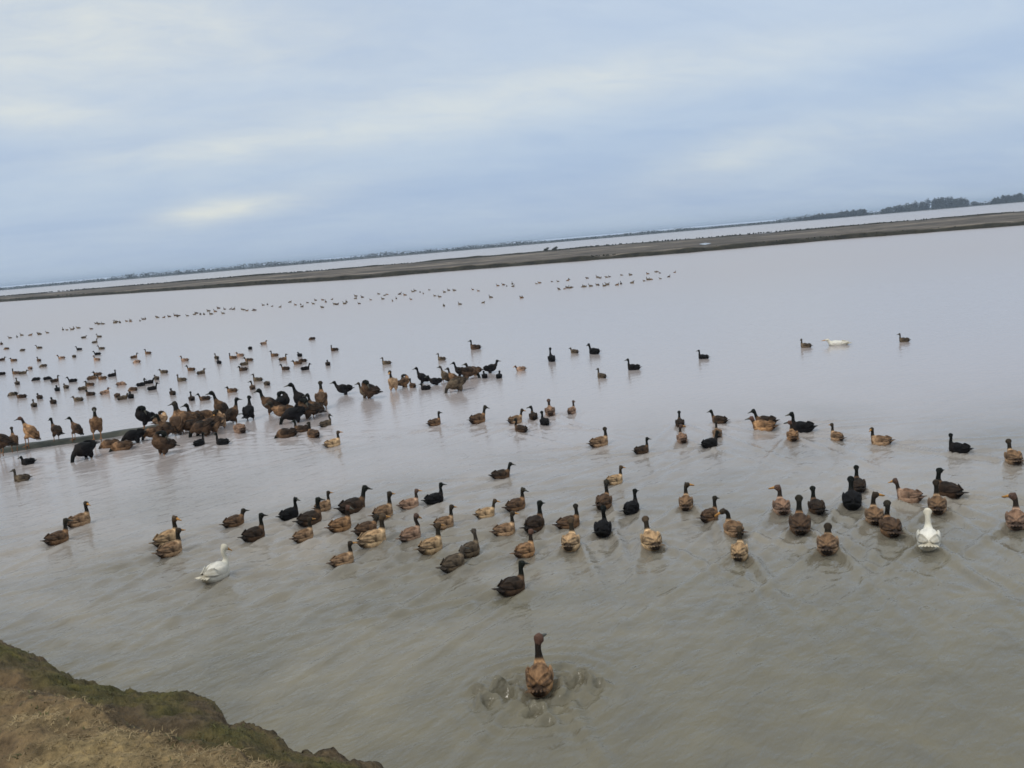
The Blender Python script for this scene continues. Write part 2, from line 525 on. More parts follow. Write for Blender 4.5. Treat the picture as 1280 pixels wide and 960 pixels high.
# standing in the shallows along the ridge: (x, feet y, head-top y, heading, pose, coat, what it does)
RIDGE = [
 (7, 567, 532, 150, 'stand', 'darkbrown'), (42, 557, 521, 152, 'stand_tall', 'orangebrown'),
 (73, 551, 523, 120, 'stand', 'darkbrown'), (98, 549, 521, 148, 'stand_tall', 'darkbrown'),
 (109, 573, 549, 215, 'stand_feed', 'black'), (122, 548, 509, 268, 'stand', 'brown'),
 (170, 553, 537, 178, 'stand_feed', 'black'), (184, 537, 506, 176, 'stand_preen', 'black'),
 (202, 537, 514, 10, 'stand_preen', 'tan'), (206, 568, 537, 205, 'stand_preen', 'darkbrown'),
 (195, 548, 533, 180, 'stand_feed', 'brown'), (224, 543, 504, 85, 'stand_tall', 'brown'),
 (235, 536, 496, 160, 'stand', 'brown'), (256, 531, 505, 8, 'stand_feed', 'brown'),
 (257, 545, 520, 160, 'stand_feed', 'darkbrown'), (242, 540, 524, 170, 'stand_feed', 'darkbrown'),
 (279, 526, 474, 150, 'stand_tall', 'darkbrown'), (277, 535, 511, 90, 'stand_preen', 'tan'),
 (312, 525, 495, 70, 'stand', 'black'), (342, 517, 474, 176, 'stand', 'darkbrown'), (352, 515, 488, 20, 'stand_preen', 'black'),
 (378, 515, 467, 168, 'stand_tall', 'black'), (388, 523, 492, 170, 'stand_preen', 'darkbrown'),
 (403, 511, 474, 84, 'stand', 'brown'), (370, 528, 500, 185, 'stand_feed', 'black'),
 (432, 493, 474, 178, 'stand_low', 'black'), (465, 498, 468, 160, 'stand_preen', 'darkbrown'), (458, 497, 476, 172, 'stand', 'greybrown'),
 (493, 488, 460, 255, 'stand', 'tan'), (505, 484, 467, 30, 'stand_preen', 'brown'),
 (530, 479, 457, 172, 'stand', 'black'), (546, 481, 467, 176, 'stand_low', 'black'),
 (557, 477, 456, 150, 'stand_tall', 'greybrown'), (577, 470, 450, 172, 'stand', 'black'),
 (594, 469, 452, 175, 'stand_low', 'brown'), (613, 466, 450, 5, 'stand_low', 'black'),
 (19, 563, 536, 95, 'stand', 'brown'), (247, 533, 503, 175, 'stand', 'darkbrown'), (266, 541, 515, 200, 'stand_feed', 'brown'),
 (290, 529, 498, 30, 'stand', 'darkbrown'), (397, 519, 490, 150, 'stand', 'darkbrown'), (357, 523, 498, 185, 'stand_low', 'brown'),
 (568, 478, 458, 165, 'stand', 'brown'), (585, 474, 456, 20, 'stand_feed', 'darkbrown'), (213, 545, 515, 165, 'stand', 'darkbrown'),
 (573, 489, 468, 200, 'stand_feed', 'greybrown'),
]
# small ducks on the open water behind the ridge: (x, y, shade)  d dark, g grey-brown, p pinkish
BEHIND = ([(x, y, 'd') for x, y in ((99, 438), (122, 444), (45, 476), (60, 475), (69, 478), (72, 489), (27, 498), (50, 499), (67, 505),
    (91, 478), (113, 495), (141, 471), (164, 498), (177, 483), (187, 480), (191, 488), (216, 494), (256, 501), (375, 446), (378, 453),
    (357, 463), (2, 469), (274, 455), (304, 464), (390, 425), (418, 439), (410, 457), (382, 463), (240, 501), (3, 451), (313, 437))] +
  [(x, y, 'g') for x, y in ((2, 431), (8, 437), (28, 439), (105, 423), (93, 447), (124, 422), (119, 429), (17, 452), (29, 468), (49, 452),
    (54, 459), (22, 481), (20, 468), (16, 495), (43, 509), (98, 502), (112, 483), (104, 488), (116, 474), (122, 470), (127, 437), (168, 448),
    (185, 443), (115, 475), (128, 475), (147, 497), (166, 489), (196, 475), (205, 467), (239, 464), (252, 468), (227, 477), (271, 449),
    (291, 449), (343, 446), (354, 451), (311, 452), (306, 457), (322, 477), (334, 482), (316, 487), (290, 491), (372, 456), (154, 500),
    (49, 436), (83, 486))] +
  [(x, y, 'p') for x, y in ((77, 449), (132, 493), (171, 454), (231, 452), (300, 446), (330, 431), (38, 462), (152, 482), (121, 451))])


# ------------------------------------------------------------------ water
def wake_sources():
    s = []
    for r in SWIM:
        p = ground(r[0], r[1])
        s.append((p.x, p.y, rad(r[3]), r[1]))
    return s


def heading_world(px, py, deg):
    """0 = across to the right, 90 = away along the line of sight"""
    d = pix_dir(px, py)
    view = math.atan2(d.y, d.x)
    return view - math.pi / 2 + rad(deg)


def build_water():
    ys = [0.5]
    while ys[-1] < 40: ys.append(ys[-1] + (0.019 if ys[-1] < 7.4 else 0.0050 * ys[-1] - 0.018 * max(0, 8.4 - ys[-1])))
    while ys[-1] < 9000: ys.append(ys[-1] * 1.10)
    y = np.array(ys)
    nc = 640
    u = np.linspace(-1, 1, nc)
    half = np.where(y < 40, 2.2 + 0.80 * y, 2.2 + 0.80 * 40 + 1.6 * (y - 40))
    X = half[:, None] * u[None, :]
    Y = np.repeat(y[:, None], nc, 1)
    Z = np.zeros_like(X)
    near = np.clip((34 - Y) / 22, 0, 1)
    rng = np.random.default_rng(3)
    nz = Noise(5)
    patch = np.clip(0.75 + 1.3 * nz.fbm(X * 0.16 + 3, Y * 0.16, 3), 0.15, 1.5)
    calm = 1 - 0.55 * np.clip((X - 0.15 * Y - 0.3) / 1.6, 0, 1) * np.clip((11 - Y) / 3, 0, 1)
    wob = 0.35 * nz.fbm(X * 0.7, Y * 0.7 + 50, 3)
    for k in range(44):
        lam = 0.11 * (0.60 / 0.11) ** rng.random()
        ang = rad(138) + rng.normal(0, 0.48)
        kk = 2 * math.pi / lam
        Z += lam * 0.0050 * rng.uniform(0.5, 1.2) * np.sin(kk * (X * math.cos(ang) + Y * math.sin(ang) + 0.25 * wob) + rng.random() * 6.3)
    Z *= patch * calm * (0.12 + 0.88 * np.clip((14.5 - Y) / 6.5, 0, 1))
    Z += 0.009 * nz.fbm(X * 6, Y * 6, 4, 0.6) * patch * calm * np.clip((13 - Y) / 5, 0, 1)
    for px, py, t, (qx, qy) in [(r[0], r[1], heading_world(r[0], r[1], r[3]), ground(r[0], r[1]).xy) for r in SWIM if r[1] > 500]:
        m = (np.abs(X - qx) < 2.6) & (np.abs(Y - qy) < 2.6)
        if not m.any(): continue
        ax, ay = math.cos(t), math.sin(t)
        lx = (X[m] - qx) * ax + (Y[m] - qy) * ay
        ly = -(X[m] - qx) * ay + (Y[m] - qy) * ax
        back = np.clip(0.16 - lx, 0, None)
        arm = np.abs(np.abs(ly) - 0.06 - back * 0.34)
        amp = 0.030 * np.exp(-back / 1.2) * np.clip(back / 0.06, 0, 1)
        z = amp * np.exp(-(arm / 0.055) ** 2) - 0.6 * amp * np.exp(-((arm - 0.09) / 0.06) ** 2)
        inner = np.clip(1 - np.abs(ly) / (0.05 + back * 0.34), 0, 1)
        z += 0.007 * np.exp(-back / 0.8) * inner * np.sin(2 * math.pi * back / 0.17)
        Z[m] += z
    # churned water round the nearest duck
    q = ground(676, 862)
    m = (np.abs(X - q.x) < 1.2) & (np.abs(Y - q.y) < 1.2)
    dxx, dyy = X[m] - q.x, Y[m] - q.y
    r = np.hypot(dxx, dyy)
    Z[m] += 0.012 * np.exp(-(r / 0.60) ** 2) * np.sin(2 * math.pi * (r + 0.05 * nz.fbm(dxx * 3, dyy * 3, 2)) / 0.13) * np.clip(r / 0.1, 0, 1)
    Z[m] += 0.055 * np.exp(-((r - 0.22) / 0.2) ** 2) * nz.fbm(dxx * 13 + 4, dyy * 11, 4, 0.65)
    # broken crests thrown up on both sides: short curved ridges, steep on the near side
    for cx_, cy_, rad_, a0, a1, am in ((-0.24, -0.02, 0.075, 20, 200, 0.034), (-0.31, -0.12, 0.055, 60, 230, 0.026), 
                                       (0.24, 0.00, 0.075, -20, 160, 0.036), (-0.06, -0.33, 0.065, 10, 170, 0.030),
                                       (-0.38, 0.02, 0.05, 40, 170, 0.020), (0.36, -0.04, 0.05, 10, 150, 0.018),
                                       (-0.14, 0.07, 0.05, 30, 200, 0.020), (0.13, 0.10, 0.05, 0, 150, 0.020), (0.02, -0.46, 0.06, 20, 160, 0.016)):
        cx_, cy_, rad_ = cx_ * 1.12, cy_ * 1.12, rad_ * 1.3
        ex, ey = dxx - cx_, dyy - cy_
        rr_ = np.hypot(ex, ey)
        th = np.degrees(np.arctan2(ey, ex))
        mid_, hw = (a0 + a1) / 2, (a1 - a0) / 2
        dth = np.abs((th - mid_ + 180) % 360 - 180)
        wa = np.clip(1.25 - dth / hw, 0, 1) ** 0.7
        u_ = rr_ - rad_ * (1 + 0.5 * nz.fbm(th / 40 + cx_ * 30, th * 0 + 2, 2))
        Z[m] += 2.2 * wa * am * (np.exp(-(u_ / 0.026) ** 2) - 0.7 * np.exp(-((u_ + 0.052) / 0.032) ** 2))
    Z *= near
    V = np.stack([X, Y, Z], 2).reshape(-1, 3)
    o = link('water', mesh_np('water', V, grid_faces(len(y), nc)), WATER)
    tag(o, 'still muddy grey water reflecting the pale overcast sky', None, None, 'structure')


build_water()


# ------------------------------------------------------------------ mud ridge the ducks stand on
def strip(path, profile, name, mat, jitter=0.0, sub=6, seed=1, rng_w=None):
    """sweep a cross-section (offset across, height) along a path of (x, y, scale, lift)"""
    nz = Noise(seed)
    P = np.array(path, dtype=float)
    t = np.linspace(0, len(P) - 1, (len(P) - 1) * sub + 1)
    i = np.minimum(t.astype(int), len(P) - 2)
    f = (t - i)[:, None]
    Q = P[i] * (1 - f) + P[i + 1] * f
    T = np.gradient(Q[:, :2], axis=0)
    T /= np.linalg.norm(T, axis=1)[:, None]
    N = np.stack([-T[:, 1], T[:, 0]], 1)
    s = np.concatenate([[0], np.cumsum(np.linalg.norm(np.diff(Q[:, :2], axis=0), axis=1))])
    pr = np.array(profile)
    V = np.zeros((len(Q), len(pr), 3))
    for j, (a, z) in enumerate(pr):
        w = nz.fbm(s / max(jitter * 6, 0.05) + 7.7 * j, s * 0 + j * 3.1, 4) * jitter
        V[:, j, 0] = Q[:, 0] + N[:, 0] * (a * Q[:, 2] + w)
        V[:, j, 1] = Q[:, 1] + N[:, 1] * (a * Q[:, 2] + w)
        V[:, j, 2] = z + Q[:, 3] + (w * 0.15 if z > 0 else 0)
    return link(name, mesh_np(name, V.reshape(-1, 3), grid_faces(len(Q), len(pr))), mat)


MUD = mat_plain('wet_mud', (0.030, 0.036, 0.032), (0.075, 0.075, 0.060), 4.0, 0.6, 0.25, 0.02)
rp = []
for px, py, w, l in ((-260, 604, 1, 0.0), (-120, 583, 1, 0.0), (0, 565, 1, 0.0), (60, 556, 1, 0.0), (110, 550, 1, 0.0), (165, 541, 0.9, 0.0), (222, 530, 0.9, -0.015),
                     (262, 524, 0.8, -0.055), (330, 512, 0.8, -0.085), (430, 495, 0.9, -0.10), (520, 480, 0.9, -0.10), (620, 463, 0.8, -0.12), (700, 449, 0.6, -0.16)):
    p = ground(px, py)
    rp.append((p.x, p.y, w, l))
o = strip(rp, [(-0.40, -0.10), (-0.20, 0.0), (-0.13, 0.07), (0.0, 0.085), (0.12, 0.07), (0.22, 0.01), (0.5, -0.10)], 'mud_ridge', MUD, 0.06, 24, 4)
tag(o, 'narrow dark ridge of wet mud just breaking the water at the left', None, None, 'structure')

# ------------------------------------------------------------------ brown dyke across the water
def mat_dyke():
    k = Mat('dyke_soil', 0.85, 0.2)
    n1 = k.noise(0.05, 6, 0.62, sc=(0.9, 2.6, 1), dist=0.8)
    n2 = k.noise(0.9, 5, 0.6)
    c = k.ramp(n1, [(0.40, (0.042, 0.036, 0.028)), (0.47, (0.088, 0.074, 0.064)), (0.55, (0.120, 0.102, 0.084)), (0.61, (0.34, 0.285, 0.23))])
    c = k.mix(0.30, c, k.ramp(n2, [(0.35, (0.04, 0.036, 0.028)), (0.65, (0.15, 0.122, 0.092))]))
    at = k.n.new('ShaderNodeAttribute'); at.attribute_name = 'Col'
    sp_ = k.n.new('ShaderNodeSeparateColor'); k.l.new(at.outputs['Color'], sp_.inputs[0])
    c = k.mix(sp_.outputs[0], c, k.ramp(n2, [(0.35, (0.018, 0.018, 0.014)), (0.7, (0.045, 0.042, 0.030))]))
    k.bump(n2, 0.6, 0.2)
    return k.color(c)


DYKE = mat_dyke()
bot = [(-700, 431), (-350, 403), (0, 377.5), (110, 370), (220, 363), (330, 356), (440, 349.5), (540, 341), (640, 333), (750, 324.5), (860, 316),
       (960, 307), (1060, 298.5), (1170, 290), (1280, 281.5), (1600, 254), (2000, 220)]
top = [(-700, 429), (-350, 400.5), (0, 370.2), (110, 361), (220, 352), (330, 343), (440, 334.5), (540, 326), (640, 317.2), (750, 307), (860, 298.5),
       (960, 290.5), (1060, 282), (1170, 272.5), (1280, 263.5), (1600, 236), (2000, 201)]
rows = []
nzd = Noise(11)
SUB = 14
ZT = 0.75


def dyke_lines():
    B, T = [], []
    for i in range(len(bot) - 1):
        for k in range(SUB):
            f = k / SUB
            bx, by = [bot[i][j] * (1 - f) + bot[i + 1][j] * f for j in (0, 1)]
            tx, ty = [top[i][j] * (1 - f) + top[i + 1][j] * f for j in (0, 1)]
            B.append(ground(bx, by, 0)); T.append(ground(tx, ty, ZT))
    return B, T


DB, DT = dyke_lines()
V = []
for i, (b, t) in enumerate(zip(DB, DT)):
    d = (t - b); d.z = 0
    L = max(d.length, 3.0)
    d.normalize()
    j = nzd.fbm(np.array([i * 0.35]), np.array([0.5]), 4)[0] * 1.6
    hj = 0.34 * nzd.fbm(np.array([i * 0.23]), np.array([7.5]), 4)[0]
    hk = 0.42 * nzd.fbm(np.array([i * 0.19]), np.array([17.5]), 4)[0]
    prof = [(-1.5, -0.5), (j * 0.8, -0.02), (0.25 + j, 0.40 + hj), (0.8 + j, 0.54 + hj), (1.5 + j, 0.55 + 0.5 * hj)]
    for k in range(1, 9):
        f = k / 9
        prof.append((1.5 + j + (L - 2.6 - j) * f, 0.50 + (ZT - 0.62) * f ** 0.8 + 0.06 * nzd.one(np.array([i * 0.5]), np.array([k * 1.7]))[0]))
    prof += [(L - 0.6, ZT - 0.12), (L - 0.3, ZT + 0.03 + hk), (L, ZT + hk), (L + 0.8, 0.5), (L + 2.5, -0.5)]
    for a, z in prof:
        V.append((b.x + d.x * a, b.y + d.y * a, z))
med = mesh_np('dyke', V, grid_faces(len(DB), len(prof)))
# wet dark soil at the waterline, dark turf on both edges
dc = np.zeros((len(DB), len(prof), 4)); dc[..., 3] = 1
dc[:, :4, 0] = 1; dc[:, -5:, 0] = 1
dc[:, 3, 0] = 0.45 + 1.0 * nzd.fbm(np.arange(len(DB)) * 0.4, np.zeros(len(DB)) + 1.4, 3); dc[:, 4, 0] = 0.02 + 0.9 * nzd.fbm(np.arange(len(DB)) * 0.7, np.zeros(len(DB)) + 4.4, 3)
dc[:, 6:-6, 0] = np.clip(1.6 * nzd.fbm(np.arange(len(DB))[:, None] * 0.33 + np.zeros((1, len(prof) - 12)), np.arange(len(prof) - 12)[None, :] * 1.3 + np.zeros((len(DB), 1)), 3) - 0.1, 0, 0.7)
dc[:, -6, 0] = 0.35 + 1.2 * nzd.fbm(np.arange(len(DB)) * 0.5, np.zeros(len(DB)) + 8.4, 3)
set_col(med, np.clip(dc, 0, 1).reshape(-1, 4))
o = link('dyke', med, DYKE)
tag(o, 'long low brown earth dyke across the water below the horizon', None, None, 'structure')


def tufts(name, spots, mat, label, nb=(5, 9), h=(0.15, 0.4), w=0.02, lean=0.5, seed=1):
    """many tapering blades, each a bent strip of two quads, as one mesh"""
    r = np.random.default_rng(seed)
    V, Fc = [], []
    for (x, y, z, s) in spots:
        for b in range(r.integers(*nb)):
            a = r.random() * 6.283
            hh = r.uniform(*h) * s
            ww = w * s * r.uniform(0.6, 1.4)
            l = lean * hh * r.random()
            ox, oy = x + r.normal(0, 0.35 * hh), y + r.normal(0, 0.35 * hh)
            ca, sa = math.cos(a), math.sin(a)
            c = len(V)
            for f, g in ((0, 1), (0.55, 0.8), (1.0, 0.12)):
                cxx, cyy = ox + ca * l * f * f, oy + sa * l * f * f
                V.append((cxx - sa * ww * g, cyy + ca * ww * g, z + hh * f * (1 - 0.25 * f * lean)))
                V.append((cxx + sa * ww * g, cyy - ca * ww * g, z + hh * f * (1 - 0.25 * f * lean)))
            Fc += [(c, c + 1, c + 3, c + 2), (c + 2, c + 3, c + 5, c + 4)]
    o = link(name, mesh_np(name, V, Fc), mat)
    tag(o, label, None, None, 'stuff')
    return o


SCRUB = mat_plain('dyke_grass', (0.018, 0.022, 0.015), (0.05, 0.048, 0.03), 0.6, 0.85)
sp = []
r = random.Random(5)
for i in range(len(DB) - 1):
    b, t = DB[i], DT[i]
    d = (DB[i + 1] - b)
    n = max(2, int(d.length / 0.32))
    for k in range(n):
        f = r.random()
        p = b.lerp(DB[i + 1], f); q = t.lerp(DT[i + 1], f)
        e = (q - p); e.z = 0; e.normalize()
        lump = 0.55 + 0.9 * max(0, nzd.fbm(np.array([p.x * 0.07]), np.array([3.3]), 3)[0] + 0.3)
        jj = r.uniform(-0.1, 1.0)
        sp.append((p.x + e.x * (0.5 + jj), p.y + e.y * (0.5 + jj), 0.42, lump * 0.8))
        if r.random() < 0.9:
            jj = r.uniform(-2.5, 0.3)
            sp.append((q.x + e.x * jj, q.y + e.y * jj, ZT - 0.06, lump * 1.25))
tufts('dyke_grass', sp, SCRUB, 'dark scrubby grass along both edges of the dyke', (4, 7), (0.10, 0.30), 0.09, 0.9, 3)

PUD = mat_plain('puddle_water', (0.24, 0.22, 0.19), (0.30, 0.28, 0.24), 0.5, 0.12, 0.5)
# pale puddle lying in the dyke top, following its surface
cand = [i for i, b in enumerate(DB) if ground(872, 315, 0).x < b.x < ground(903, 313, 0).x]
DV = np.array(V).reshape(len(DB), len(prof), 3)
i0, i1 = cand[0], cand[-1]
S = DV[i0:i1 + 1, 5:8]
S = S + np.array([0, 0, 0.03])
mid = S.mean(axis=(0, 1))
w_ = np.linspace(-1, 1, S.shape[0])
sh_ = np.sqrt(np.clip(1 - w_ ** 2, 0.02, 1))
S = S[:, 1:2] + (S - S[:, 1:2]) * sh_[:, None, None] * 0.9
tag(link('puddle', mesh_np('puddle', S.reshape(-1, 3), grid_faces(*S.shape[:2])), PUD), 'pale wet patch lying on the brown dyke', None, None, 'structure')

# two low bushes on the dyke crest
LEAFD = mat_plain('bush_leaf', (0.025, 0.03, 0.02), (0.06, 0.065, 0.04), 1.2, 0.8)


def leaf_mass(centers, count, size, seed):
    """leaf faces spread through ellipsoids: (x, y, z, rx, ry, rz)"""
    r = np.random.default_rng(seed)
    C = np.array(centers, dtype=float)
    w = (C[:, 3] * C[:, 5]); w /= w.sum()
    k = r.choice(len(C), count, p=w)
    d = r.normal(size=(count, 3)); d /= np.linalg.norm(d, axis=1)[:, None]
    rr = r.random(count) ** 0.45
    lump = 1 + 0.35 * np.sin(d[:, 0] * 5 + k) * np.cos(d[:, 2] * 6 + 2 * k)
    P = C[k, :3] + d * rr[:, None] * C[k, 3:6] * lump[:, None]
    P[:, 2] = np.maximum(P[:, 2], 0.05)
    a = r.normal(size=(count, 3)); a /= np.linalg.norm(a, axis=1)[:, None]
    b = np.cross(a, r.normal(size=(count, 3))); b /= np.linalg.norm(b, axis=1)[:, None]
    s = size * r.uniform(0.6, 1.5, count)[:, None]
    V = np.stack([P - a * s, P + b * s * 0.6, P + a * s, P - b * s * 0.6], 1).reshape(-1, 3)
    return V, np.arange(count * 4).reshape(-1, 4)


for j, (px, py, lab) in enumerate(((683, 313.5, 'left of two tiny dark bushes on the crest of the dyke'), (694, 312.5, 'right of two tiny dark bushes on the crest of the dyke'))):
    p = ground(px, py, ZT)
    root = link('bush', None); root.location = (p.x, p.y, ZT - 0.05)
    tag(root, lab, 'bush', 'bushes on the dyke crest')
    Vb, Fb = leaf_mass([(0, 0, 0.35, 0.55, 0.5, 0.4), (0.3, 0.1, 0.6, 0.35, 0.3, 0.3), (-0.35, 0, 0.3, 0.35, 0.3, 0.28)], 420, 0.07, j)
    link('foliage', mesh_np('foliage', Vb, Fb, False), LEAFD, root)
    bm = bmesh.new()
    for q in range(4):
        g = bmesh.ops.create_cone(bm, segments=6, radius1=0.03, radius2=0.008, depth=0.7, cap_ends=True)
        bmesh.ops.rotate(bm, verts=g['verts'], matrix=Matrix.Rotation(0.5, 3, 'X') @ Matrix.Rotation(0, 3, 'Z'))
        bmesh.ops.translate(bm, verts=g['verts'], vec=(0, 0, 0.3))
        bmesh.ops.rotate(bm, verts=g['verts'], matrix=Matrix.Rotation(q * 1.57, 3, 'Z'))
    me = bpy.data.meshes.new('stems'); bm.to_mesh(me); bm.free()
    link('stem', me, DYKE, root)

# ------------------------------------------------------------------ far shore with trees
FARL = mat_plain('far_foliage', (0.012, 0.017, 0.014), (0.042, 0.050, 0.034), 0.12, 0.9)
SHORE = mat_plain('far_shore_soil', (0.02, 0.022, 0.018), (0.05, 0.048, 0.038), 0.05, 0.9)
DFAR = 1000.0
sh = []
for k in range(121):
    X = -1500 + 25 * k
    sh.append((X, DFAR + 14 * nzd.fbm(np.array([X * 0.006]), np.array([9.0]), 3)[0], 1.0, 0.0))
o = strip(sh, [(-6, -0.4), (0, 0.15), (8, 0.5), (140, 0.8), (500, 0.6), (9000, 0.2)], 'far_shore', SHORE, 2.0, 2, 8)
tag(o, 'low far shore on the horizon', None, None, 'structure')


def x_at(px):           # across position on the far shore of a frame column
    d = pix_dir(px, 304 - 0.0865 * (px - 640))
    return d.x / d.y * (DFAR + 22)


def low_scrub():
    c = []
    rr = random.Random(2)
    x = -900.0
    while x < 900:
        n = nzd.fbm(np.array([x * 0.012]), np.array([2.0]), 4)[0]
        h = max(2.5, 3.4 + 3.6 * n)
        c.append((x, DFAR + 14 + rr.uniform(0, 18), h * 0.55, rr.uniform(4, 8), 4, h * 0.55))
        x += rr.uniform(3.0, 5.5)
    return c


Vb, Fb = leaf_mass(low_scrub(), 26000, 0.55, 4)
tag(link('far_treeline', mesh_np('far_treeline', Vb, Fb, False), FARL), 'thin dark line of far scrub and trees along the horizon', None, None, 'stuff')
WOODS = [((1002, 1085), (3.5, 6.3), 'low wooded clump on the horizon, leftmost of the three at the right'),
         ((1103, 1219), (5.0, 11.5), 'tallest wooded clump on the horizon, middle of the three at the right'),
         ((1240, 1330), (5.5, 8.8), 'wooded clump on the horizon cut by the right edge of the photo')]
for j, ((a, b), (h0, h1), lab) in enumerate(WOODS):
    rr = random.Random(40 + j)
    xa, xb = x_at(a), x_at(b)
    c = []
    x = xa
    while x < xb:
        f = (x - xa) / (xb - xa)
        env = (h0 + (h1 - h0) * (math.sin(math.pi * min(f * 0.62 + 0.02, 1)) if j < 2 else math.sin(math.pi * min(0.75, f * 0.8 + 0.05)))) * min(1, (1 - f) * 9 + 0.35)
        h = env * rr.uniform(0.82, 1.12)
        ty = DFAR + 18 + rr.uniform(0, 14)
        c.append((x, ty, h * 0.64, rr.uniform(2.6, 4.4), 3.2, h * 0.38))
        c.append((x + rr.uniform(-2, 2), ty - 1, h * 0.32, rr.uniform(3.0, 4.6), 3, h * 0.32))
        x += rr.uniform(2.2, 4.2)
    root = link('woodland', None); root.location = (0, 0, 0)
    root['kind'] = 'stuff'; root['label'] = lab
    Vb, Fb = leaf_mass(c, 16000, 0.55, 60 + j)
    link('crown', mesh_np('crown', Vb, Fb, False), FARL, root)
    bm = bmesh.new()
    for (tx, ty, tz, *_r) in c[::2]:
        g = bmesh.ops.create_cone(bm, segments=6, radius1=0.28, radius2=0.12, depth=tz, cap_ends=True)
        bmesh.ops.translate(bm, verts=g['verts'], vec=(tx, ty, tz / 2 + 0.6))
    me = bpy.data.meshes.new('trunks'); bm.to_mesh(me); bm.free()
    link('trunk', me, SHORE, root)

# ------------------------------------------------------------------ grassy bank underfoot
ZI, ZL = 1.35, 1.05
lip = [(-420, 640), (-200, 720), (-60, 772), (0, 797), (28, 813), (52, 826), (76, 845), (92, 853), (122, 859), (150, 862), (178, 864), (205, 866), (232, 871),
       (252, 877), (268, 882), (279, 893), (284, 908), (300, 907), (316, 913), (340, 922), (362, 931), (392, 939), (430, 946), (468, 957), (505, 978), (560, 1008),
       (640, 1060), (800, 1160)]
inner = [(-420, 700), (-200, 790), (-60, 845), (0, 862), (28, 865), (60, 868), (90, 873), (112, 881), (132, 890), (148, 898), (170, 906), (196, 914), (220, 920),
         (240, 924), (262, 931), (280, 937), (296, 942), (312, 947), (328, 952), (345, 960), (362, 970), (392, 984), (425, 1000), (460, 1022), (500, 1050), (560, 1092),
         (640, 1150), (800, 1262)]


def densify(pts, z, n):
    """points along an edge line at height z, evenly cut"""
    out_ = []
    for i in range(len(pts) - 1):
        m = n
        for k in range(m):
            f = k / m
            out_.append(ground(pts[i][0] * (1 - f) + pts[i + 1][0] * f, pts[i][1] * (1 - f) + pts[i + 1][1] * f, z))
    out_.append(ground(*pts[-1], z))
    return np.array([tuple(v) for v in out_])


LP = densify(lip, ZL, 14)
IP = densify(inner, ZI, 14)
nb = Noise(21)
cols = [(-0.02, -0.4), (-0.10, 0.0), (-0.06, 0.35), (-0.035, 0.7), (-0.012, ZL - 0.08), (0.0, ZL)]
NB1, NB2 = 46, 90
inward = np.array([-0.35, -1.0]); inward /= np.linalg.norm(inward)
rows = []
s = np.arange(len(LP)) * 0.12
for j, (off, z) in enumerate(cols):
    w = 0.05 * nb.fbm(s * 1.7 + j * 2, s * 0 + j, 3)
    rows.append(np.stack([LP[:, 0] + inward[0] * (-off - 0 * w) * 1.0 + 0, LP[:, 1] + inward[1] * (-off), np.full(len(LP), z)], 1))
for j in range(1, NB1 + 1):
    f = j / NB1
    p = LP * (1 - f) + IP * f
    ff = f
    prof = 0.85 * f + 0.15 * (3 * f * f - 2 * f ** 3) + 0.10 * math.sin(math.pi * f) * 0.5
    p[:, 2] = ZL + (ZI - ZL) * prof - 0.05 * math.exp(-((f - 0.86) / 0.07) ** 2)
    rows.append(p)
for j in range(1, NB2 + 1):
    d = 0.011 * j + 0.00045 * j * j
    p = IP.copy()
    p[:, 0] += inward[0] * d; p[:, 1] += inward[1] * d
    p[:, 2] = ZI + 0.02 * min(1, d * 4)
    rows.append(p)
for d in (5.5, 7.5, 12, 30):
    p = IP.copy(); p[:, 0] += inward[0] * d; p[:, 1] += inward[1] * d; p[:, 2] = ZI
    rows.append(p)
G = np.array(rows)
zz = (0.045 * nb.fbm(G[..., 0] * 3.2, G[..., 1] * 3.2, 3) + 0.040 * nb.fbm(G[..., 0] * 13, G[..., 1] * 13, 4, 0.6))
wgt = np.ones(len(rows)); wgt[:5] = 0.15
G[..., 2] += zz * wgt[:, None]
G[:6, :, 0] += 0.05 * nb.fbm(G[:6, :, 0] * 8, G[:6, :, 2] * 6, 4)
G[:6, :, 1] += 0.06 * nb.fbm(G[:6, :, 0] * 9 + 5, G[:6, :, 2] * 6, 4)


def mat_bank():
    k = Mat('bank_soil', 0.92, 0.15)
    at = k.n.new('ShaderNodeAttribute'); at.attribute_name = 'Col'
    n2 = k.noise(16, 6, 0.65)
    n3 = k.noise(70, 4, 0.6)
    c = k.mix(1.0, at.outputs['Color'], k.ramp(n2, [(0.30, (0.45, 0.45, 0.45)), (0.5, (0.95, 0.93, 0.9)), (0.72, (1.5, 1.42, 1.25))]), 'MULTIPLY')
    k.bump(k.math('ADD', k.math('MULTIPLY', n2, 0.6), k.math('MULTIPLY', n3, 0.4)), 0.8, 0.035)
    return k.color(c)


gc = np.zeros((len(rows), len(LP), 4), dtype=np.float32); gc[..., 3] = 1
nA = nb.fbm(G[..., 0] * 2.5 + 9, G[..., 1] * 2.5, 4) + 0.0
nG = nb.fbm(G[..., 0] * 3.0 - 4, G[..., 1] * 3.0 + 2, 3)
soil, moss, straw, redsoil = np.array([0.100, 0.076, 0.048]), np.array([0.088, 0.080, 0.030]), np.array([0.27, 0.205, 0.108]), np.array([0.155, 0.110, 0.064])
for j in range(len(rows)):
    if j < 6: base = np.repeat(soil[None] * 0.85, len(LP), 0)
    elif j < 6 + NB1:
        f = (j - 5) / NB1
        g = np.clip((math.exp(-((f - 0.62) / 0.30) ** 2) * 1.0 + 2.2 * nG[j] - 0.12), 0, 1)[:, None]
        base = soil * (1 - g) + moss * g
        b = np.clip((f - 0.88 + 0.5 * nA[j]) / 0.10, 0, 1)[:, None]
        base = base * (1 - b) + redsoil * b
    else:
        g = np.clip(0.55 + 1.6 * nA[j], 0, 1)[:, None]
        base = redsoil * (1 - g) + straw * g
    gc[j, :, :3] = base
